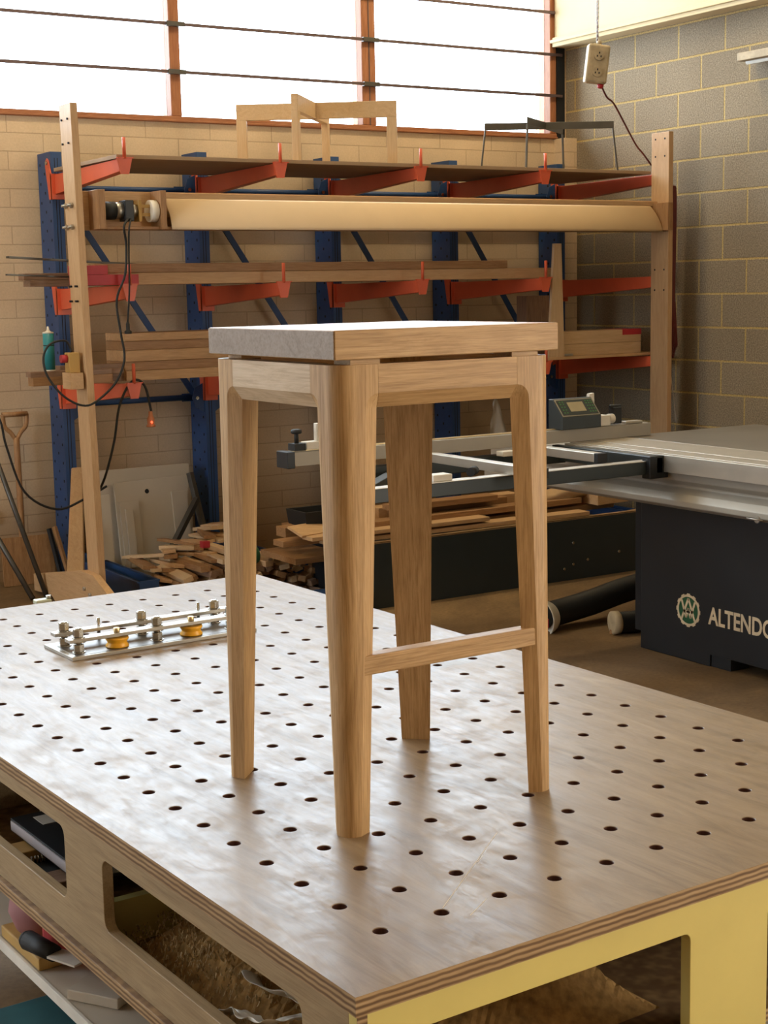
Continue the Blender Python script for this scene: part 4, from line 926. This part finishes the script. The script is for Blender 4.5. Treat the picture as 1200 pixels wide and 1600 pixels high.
wh = ['front edge board, thinnest and lowest', 'second board from the front', 'thick board behind the front two', 'fourth board back', 'rearmost of the lowest layer', 'upper board near the front', 'thick upper board in the middle', 'upper board at the back', 'short thin board at the left end', 'topmost board of all']
for k, (x0, x1, y, z, h, d) in enumerate(rows):
    T = Matrix.Translation(((x0 + x1) / 2, y, z)) @ Matrix.Rotation(math.radians(rnd.uniform(-2.2, 2.2)), 4, 'Z')
    l = (x1 - x0) / 2
    B(T).box(-l, l, -.05, .05, 0, h).done('board', (TIMB if d else PINE)['X'], None, .002, 'brown board lying on the dark crate, ' + wh[k], 'board', 'boards on the dark crate')
T = Matrix.Translation((-2.98, -1.72, .40)) @ Matrix.Rotation(.25, 4, 'Z') @ Matrix.Rotation(.35, 4, 'X')
B(T).box(-.11, .10, -.05, .06, 0, .012).done('board_scrap', PINE['X'], None, .001, 'square light brown scrap propped on the boards left of the near stool leg', 'board')
blob('canvas_bundle', CLOTH, (-1.36, -1.66, .432), (.17, .07, .042), 'rolled tan cloth bundle lying on the boards behind the right stool leg', 'cloth', None, 12, .18)
B().hexa([(-1.24, -1.80, .372), (-1.00, -1.78, .372), (-1.24, -1.64, .372), (-.96, -1.64, .372), (-1.24, -1.80, .425), (-1.02, -1.78, .425), (-1.24, -1.64, .430), (-.96, -1.64, .430)]).done('timber_offcut', PINE['X'], None, .003, 'thick offcut with a slanted end on the right end of the dark crate', 'offcut')
bn = B().plate([(-2.99, -1.68), (-2.74, -1.68), (-2.74, -1.48), (-2.99, -1.48)], [[(-2.98, -1.67), (-2.75, -1.67), (-2.75, -1.49), (-2.98, -1.49)]], lambda a, b: (a * .94 - .17, b * .94 - .095, .41), lambda a, b: (a, b, .485)).box(-2.97, -2.77, -1.66, -1.5, .405, .41)
bn.done('black_tub', BLACKR, None, .002, 'open black plastic tub on the boards left of the near stool leg', 'tub')
blob('green_roll', GREEN, (-3.27, -1.62, .30), (.05, .05, .05), 'dark green rounded object among boards beside the left stool leg', 'roll', None, 4, .08)
B().box(-3.02, -2.74, -1.62, -1.25, .22, .25).done('base_board', TIMB['X'], None, .001, 'short board between the offcut pile and the dark crate', 'board')
B().box(-3.30, -2.78, -1.90, -1.78, .0, .12).done('floor_bearer', BLUE, None, .002, 'short blue steel bearer on the floor under the boards', 'bearer')
# ------------------------------------------------------------------ pile of offcuts between the rack feet
protos = []
rnd = random.Random(5)
def offcut(w_, h_, l_, mat):
    return B().box(-w_ / 2, w_ / 2, -l_ / 2, l_ / 2, 0, h_)
mats = [PINE['Y'], TIMB['Y'], TIMBD['Y'], PALEP['Y']]
for k in range(12):
    b = offcut(rnd.uniform(.028, .055), rnd.uniform(.018, .034), rnd.uniform(.30, .42), None)
    o = b.done('offcut', mats[k % 4], None, .0015, 'small sawn offcut in the heap between the blue rack feet', 'offcut', 'small offcuts heaped on the floor'); protos.append(o)
n = 0
for row in range(9):
    for c_ in range(20):
        x = -3.50 + .041 * c_ + rnd.uniform(-.006, .006); zt = .033 * row
        if c_ < 3 and row > 2 + c_: continue
        if row > 7.2 - abs(c_ - 8) * (.45 if c_ < 8 else .33): continue
        p = protos[rnd.randrange(12)]; o = p if n < 12 and (p := protos[n]) else p.copy()
        if n >= 12: COL.objects.link(o)
        o.location = (x, -1.13 + rnd.uniform(-.05, .05) + .014 * row, zt + .001); o.rotation_euler = (rnd.uniform(-.05, .05), rnd.uniform(-.5, .5), rnd.uniform(-.10, .10)); n += 1
wpos = ['at the left foot of the heap', 'low on the left of the heap', 'left of the middle', 'near the middle', 'on the crest', 'right of the crest', 'at the right side', 'at the far right']
for k in range(20):
    t = k % 8; x = -3.46 + .068 * t + rnd.uniform(-.02, .02); z = .105 + .031 * t + .020 * (k // 8) - (.02 * (t - 5) if t > 5 else 0)
    l = rnd.uniform(.24, .40); w_ = rnd.uniform(.045, .075)
    T = Matrix.Translation((x, -.98 + .10 * (k // 8) + rnd.uniform(-.05, .05) + .02 * t, z)) @ Matrix.Rotation(rnd.uniform(-.5, .35), 4, 'Z') @ Matrix.Rotation(rnd.uniform(-.16, -.02), 4, 'X') @ Matrix.Rotation(rnd.uniform(-.10, .2), 4, 'Y')
    B(T).box(-w_ / 2, w_ / 2, -l / 2, l / 2, 0, rnd.uniform(.014, .022)).done('thin_board', (PINE, TIMB, PALEP)[k % 3]['Y'], None, .001, 'thin board lying askew on top of the heap of offcuts', 'board', 'thin boards on the offcut heap')
B().box(-3.30, -3.26, -1.16, -1.12, .272, .305).done('red_block', REDP, None, .002, 'small red-painted block in the offcut heap', 'wood block')
# panels and planks leaning at the back wall
pn = thing('white_board', 'off-white panel with a round hole and raised strips leaning below the rack, largest', 'panel', (-3.2, -.30, 0))
T = Matrix.Translation((0, -.36, .0)) @ Matrix.Rotation(math.radians(-9), 4, 'X')
B(T).plate([(-3.41, .0), (-2.97, .0), (-2.965, .545), (-3.41, .535)], [circ(-3.22, .475, .013)], lambda a, b: (a, 0, b), lambda a, b: (a, .016, b)).done('board', WHITEMEL, pn, .001)
B(T).box(-3.395, -3.28, -.014, 0, .06, .43).box(-3.37, -3.325, -.030, -.014, .06, .385).done('raised_strip', WHITEMEL, pn, .002)
B(T).box(-3.08, -2.985, -.014, 0, .06, .46).done('raised_strip', WHITEMEL, pn, .002)
B(T).cyl((-3.22, .002, .475), (-3.22, .004, .475), .014, seg=16).done('hole_shadow_gap', HOLE, pn)
T = Matrix.Translation((0, -.27, .0)) @ Matrix.Rotation(math.radians(-5), 4, 'X')
B(T).box(-3.50, -2.93, 0, .014, 0, .60).done('white_board', WHITEMEL, None, .001, 'off-white panel leaning behind the one with the round hole', 'panel')
T = Matrix.Translation((0, -.52, .0)) @ Matrix.Rotation(math.radians(-6), 4, 'X')
B(T).box(-3.58, -3.515, 0, .016, 0, .50).done('leaning_strip', WHITEMEL, None, .001, 'narrow off-white strip leaning beside the left frame post', 'strip')
B().bar((-3.33, -.60, .02), (-2.98, -.42, .42), .03, .03).done('metal_angle', STEELDK, None, .001, 'dark steel angle leaning diagonally across the white panels', 'metal bar')
B().bar((-2.93, -.50, .01), (-2.985, -.35, .56), .03, .03).done('metal_angle', STEELDK, None, .001, 'dark steel bar standing upright at the right of the white panels', 'metal bar')
B().hexa([(-3.905, -.78, .0), (-3.805, -.78, .0), (-3.885, -.75, .0), (-3.785, -.75, .0), (-3.682, -.36, .64), (-3.622, -.36, .64), (-3.665, -.33, .64), (-3.605, -.33, .64)]).done('leaning_plank', PINE['Z'], None, .002, 'wide pale plank leaning against the left rack upright', 'plank')
sp_ = thing('garden_spade', 'spade with a worn wooden D-handle leaning against the back wall at the left', 'spade', (-3.88, -.10, 0))
sh_ = B().tube([(-3.885, -.10, .10), (-3.880, -.085, .45), (-3.878, -.07, .80)], .017, 12)
sh_.done('shaft', TIMB['Z'], sp_)
B().tube([(-3.878, -.07, .78), (-3.905, -.068, .825), (-3.938, -.065, .862), (-3.944, -.065, .925)], .012, 10).tube([(-3.878, -.07, .78), (-3.851, -.068, .825), (-3.818, -.065, .862), (-3.812, -.065, .925)], .012, 10).cyl((-3.948, -.065, .925), (-3.808, -.065, .925), .0145, seg=12).done('d_handle', TIMB['Z'], sp_)
B().prism([(-3.955, .24), (-3.815, .24), (-3.82, .03), (-3.885, .0), (-3.95, .03)], lambda a, b: (a, -.115, b), lambda a, b: (a, -.111, b)).done('blade', STEELDK, sp_)
B().cyl((-4.15, -.30, .98), (-3.945, -.62, .0 + .012), .013, seg=10).done('steel_pipe', STEELDK, None, 0, 'long dark pipe leaning to the left wall corner, crossing before the spade', 'pipe')
B().cyl((-4.20, -.25, .55), (-4.02, -.62, .014), .014, seg=10).done('steel_pipe', STEELDK, None, 0, 'shorter dark pipe at the lower left edge of the photo', 'pipe')
T = Matrix.Translation((0, -.14, 0)) @ Matrix.Rotation(math.radians(-4), 4, 'X')
B(T).box(-4.02, -3.73, -.03, -.016, 0, .265).done('plywood_offcut', TIMB['Z'], None, .001, 'brown plywood offcut leaning on the wall behind the spade', 'plywood')
B().bar((-3.72, -.25, .0), (-3.76, -.18, .30), .02, .02).done('batten', BLACKP, None, .001, 'black batten standing beside the left rack upright, left one', 'batten')
B().bar((-3.69, -.30, .0), (-3.735, -.20, .31), .02, .02).done('batten', TIMB['Z'], None, .001, 'brown batten standing beside the left rack upright, right one', 'batten')
po = B().box(-4.075, -3.985, -.022, 0, .33, .40).done('wall_outlet', WHITEP, None, .003, 'small white power point low on the back wall at the left', 'power outlet')
cw = thing('bar_clamp', 'pale steel clamp head poking up at the far left end of the bench', 'clamp', bw(.455, 2.27, .0), rotz=BTH)
B(TB).box(.435, .478, 2.262, 2.290, .752, .764).box(.440, .465, 2.262, 2.288, .70, .752).done('clamp_jaw', GREENISH, cw, .003)
B(TB).cyl((.452, 2.275, .0), (.452, 2.275, .74), .008, seg=12).done('clamp_rod', STEELPL, cw)
B(TB).cyl((.474, 2.275, .764), (.474, 2.275, .772), .007, seg=12).done('screw_tip', STEELPL, cw)
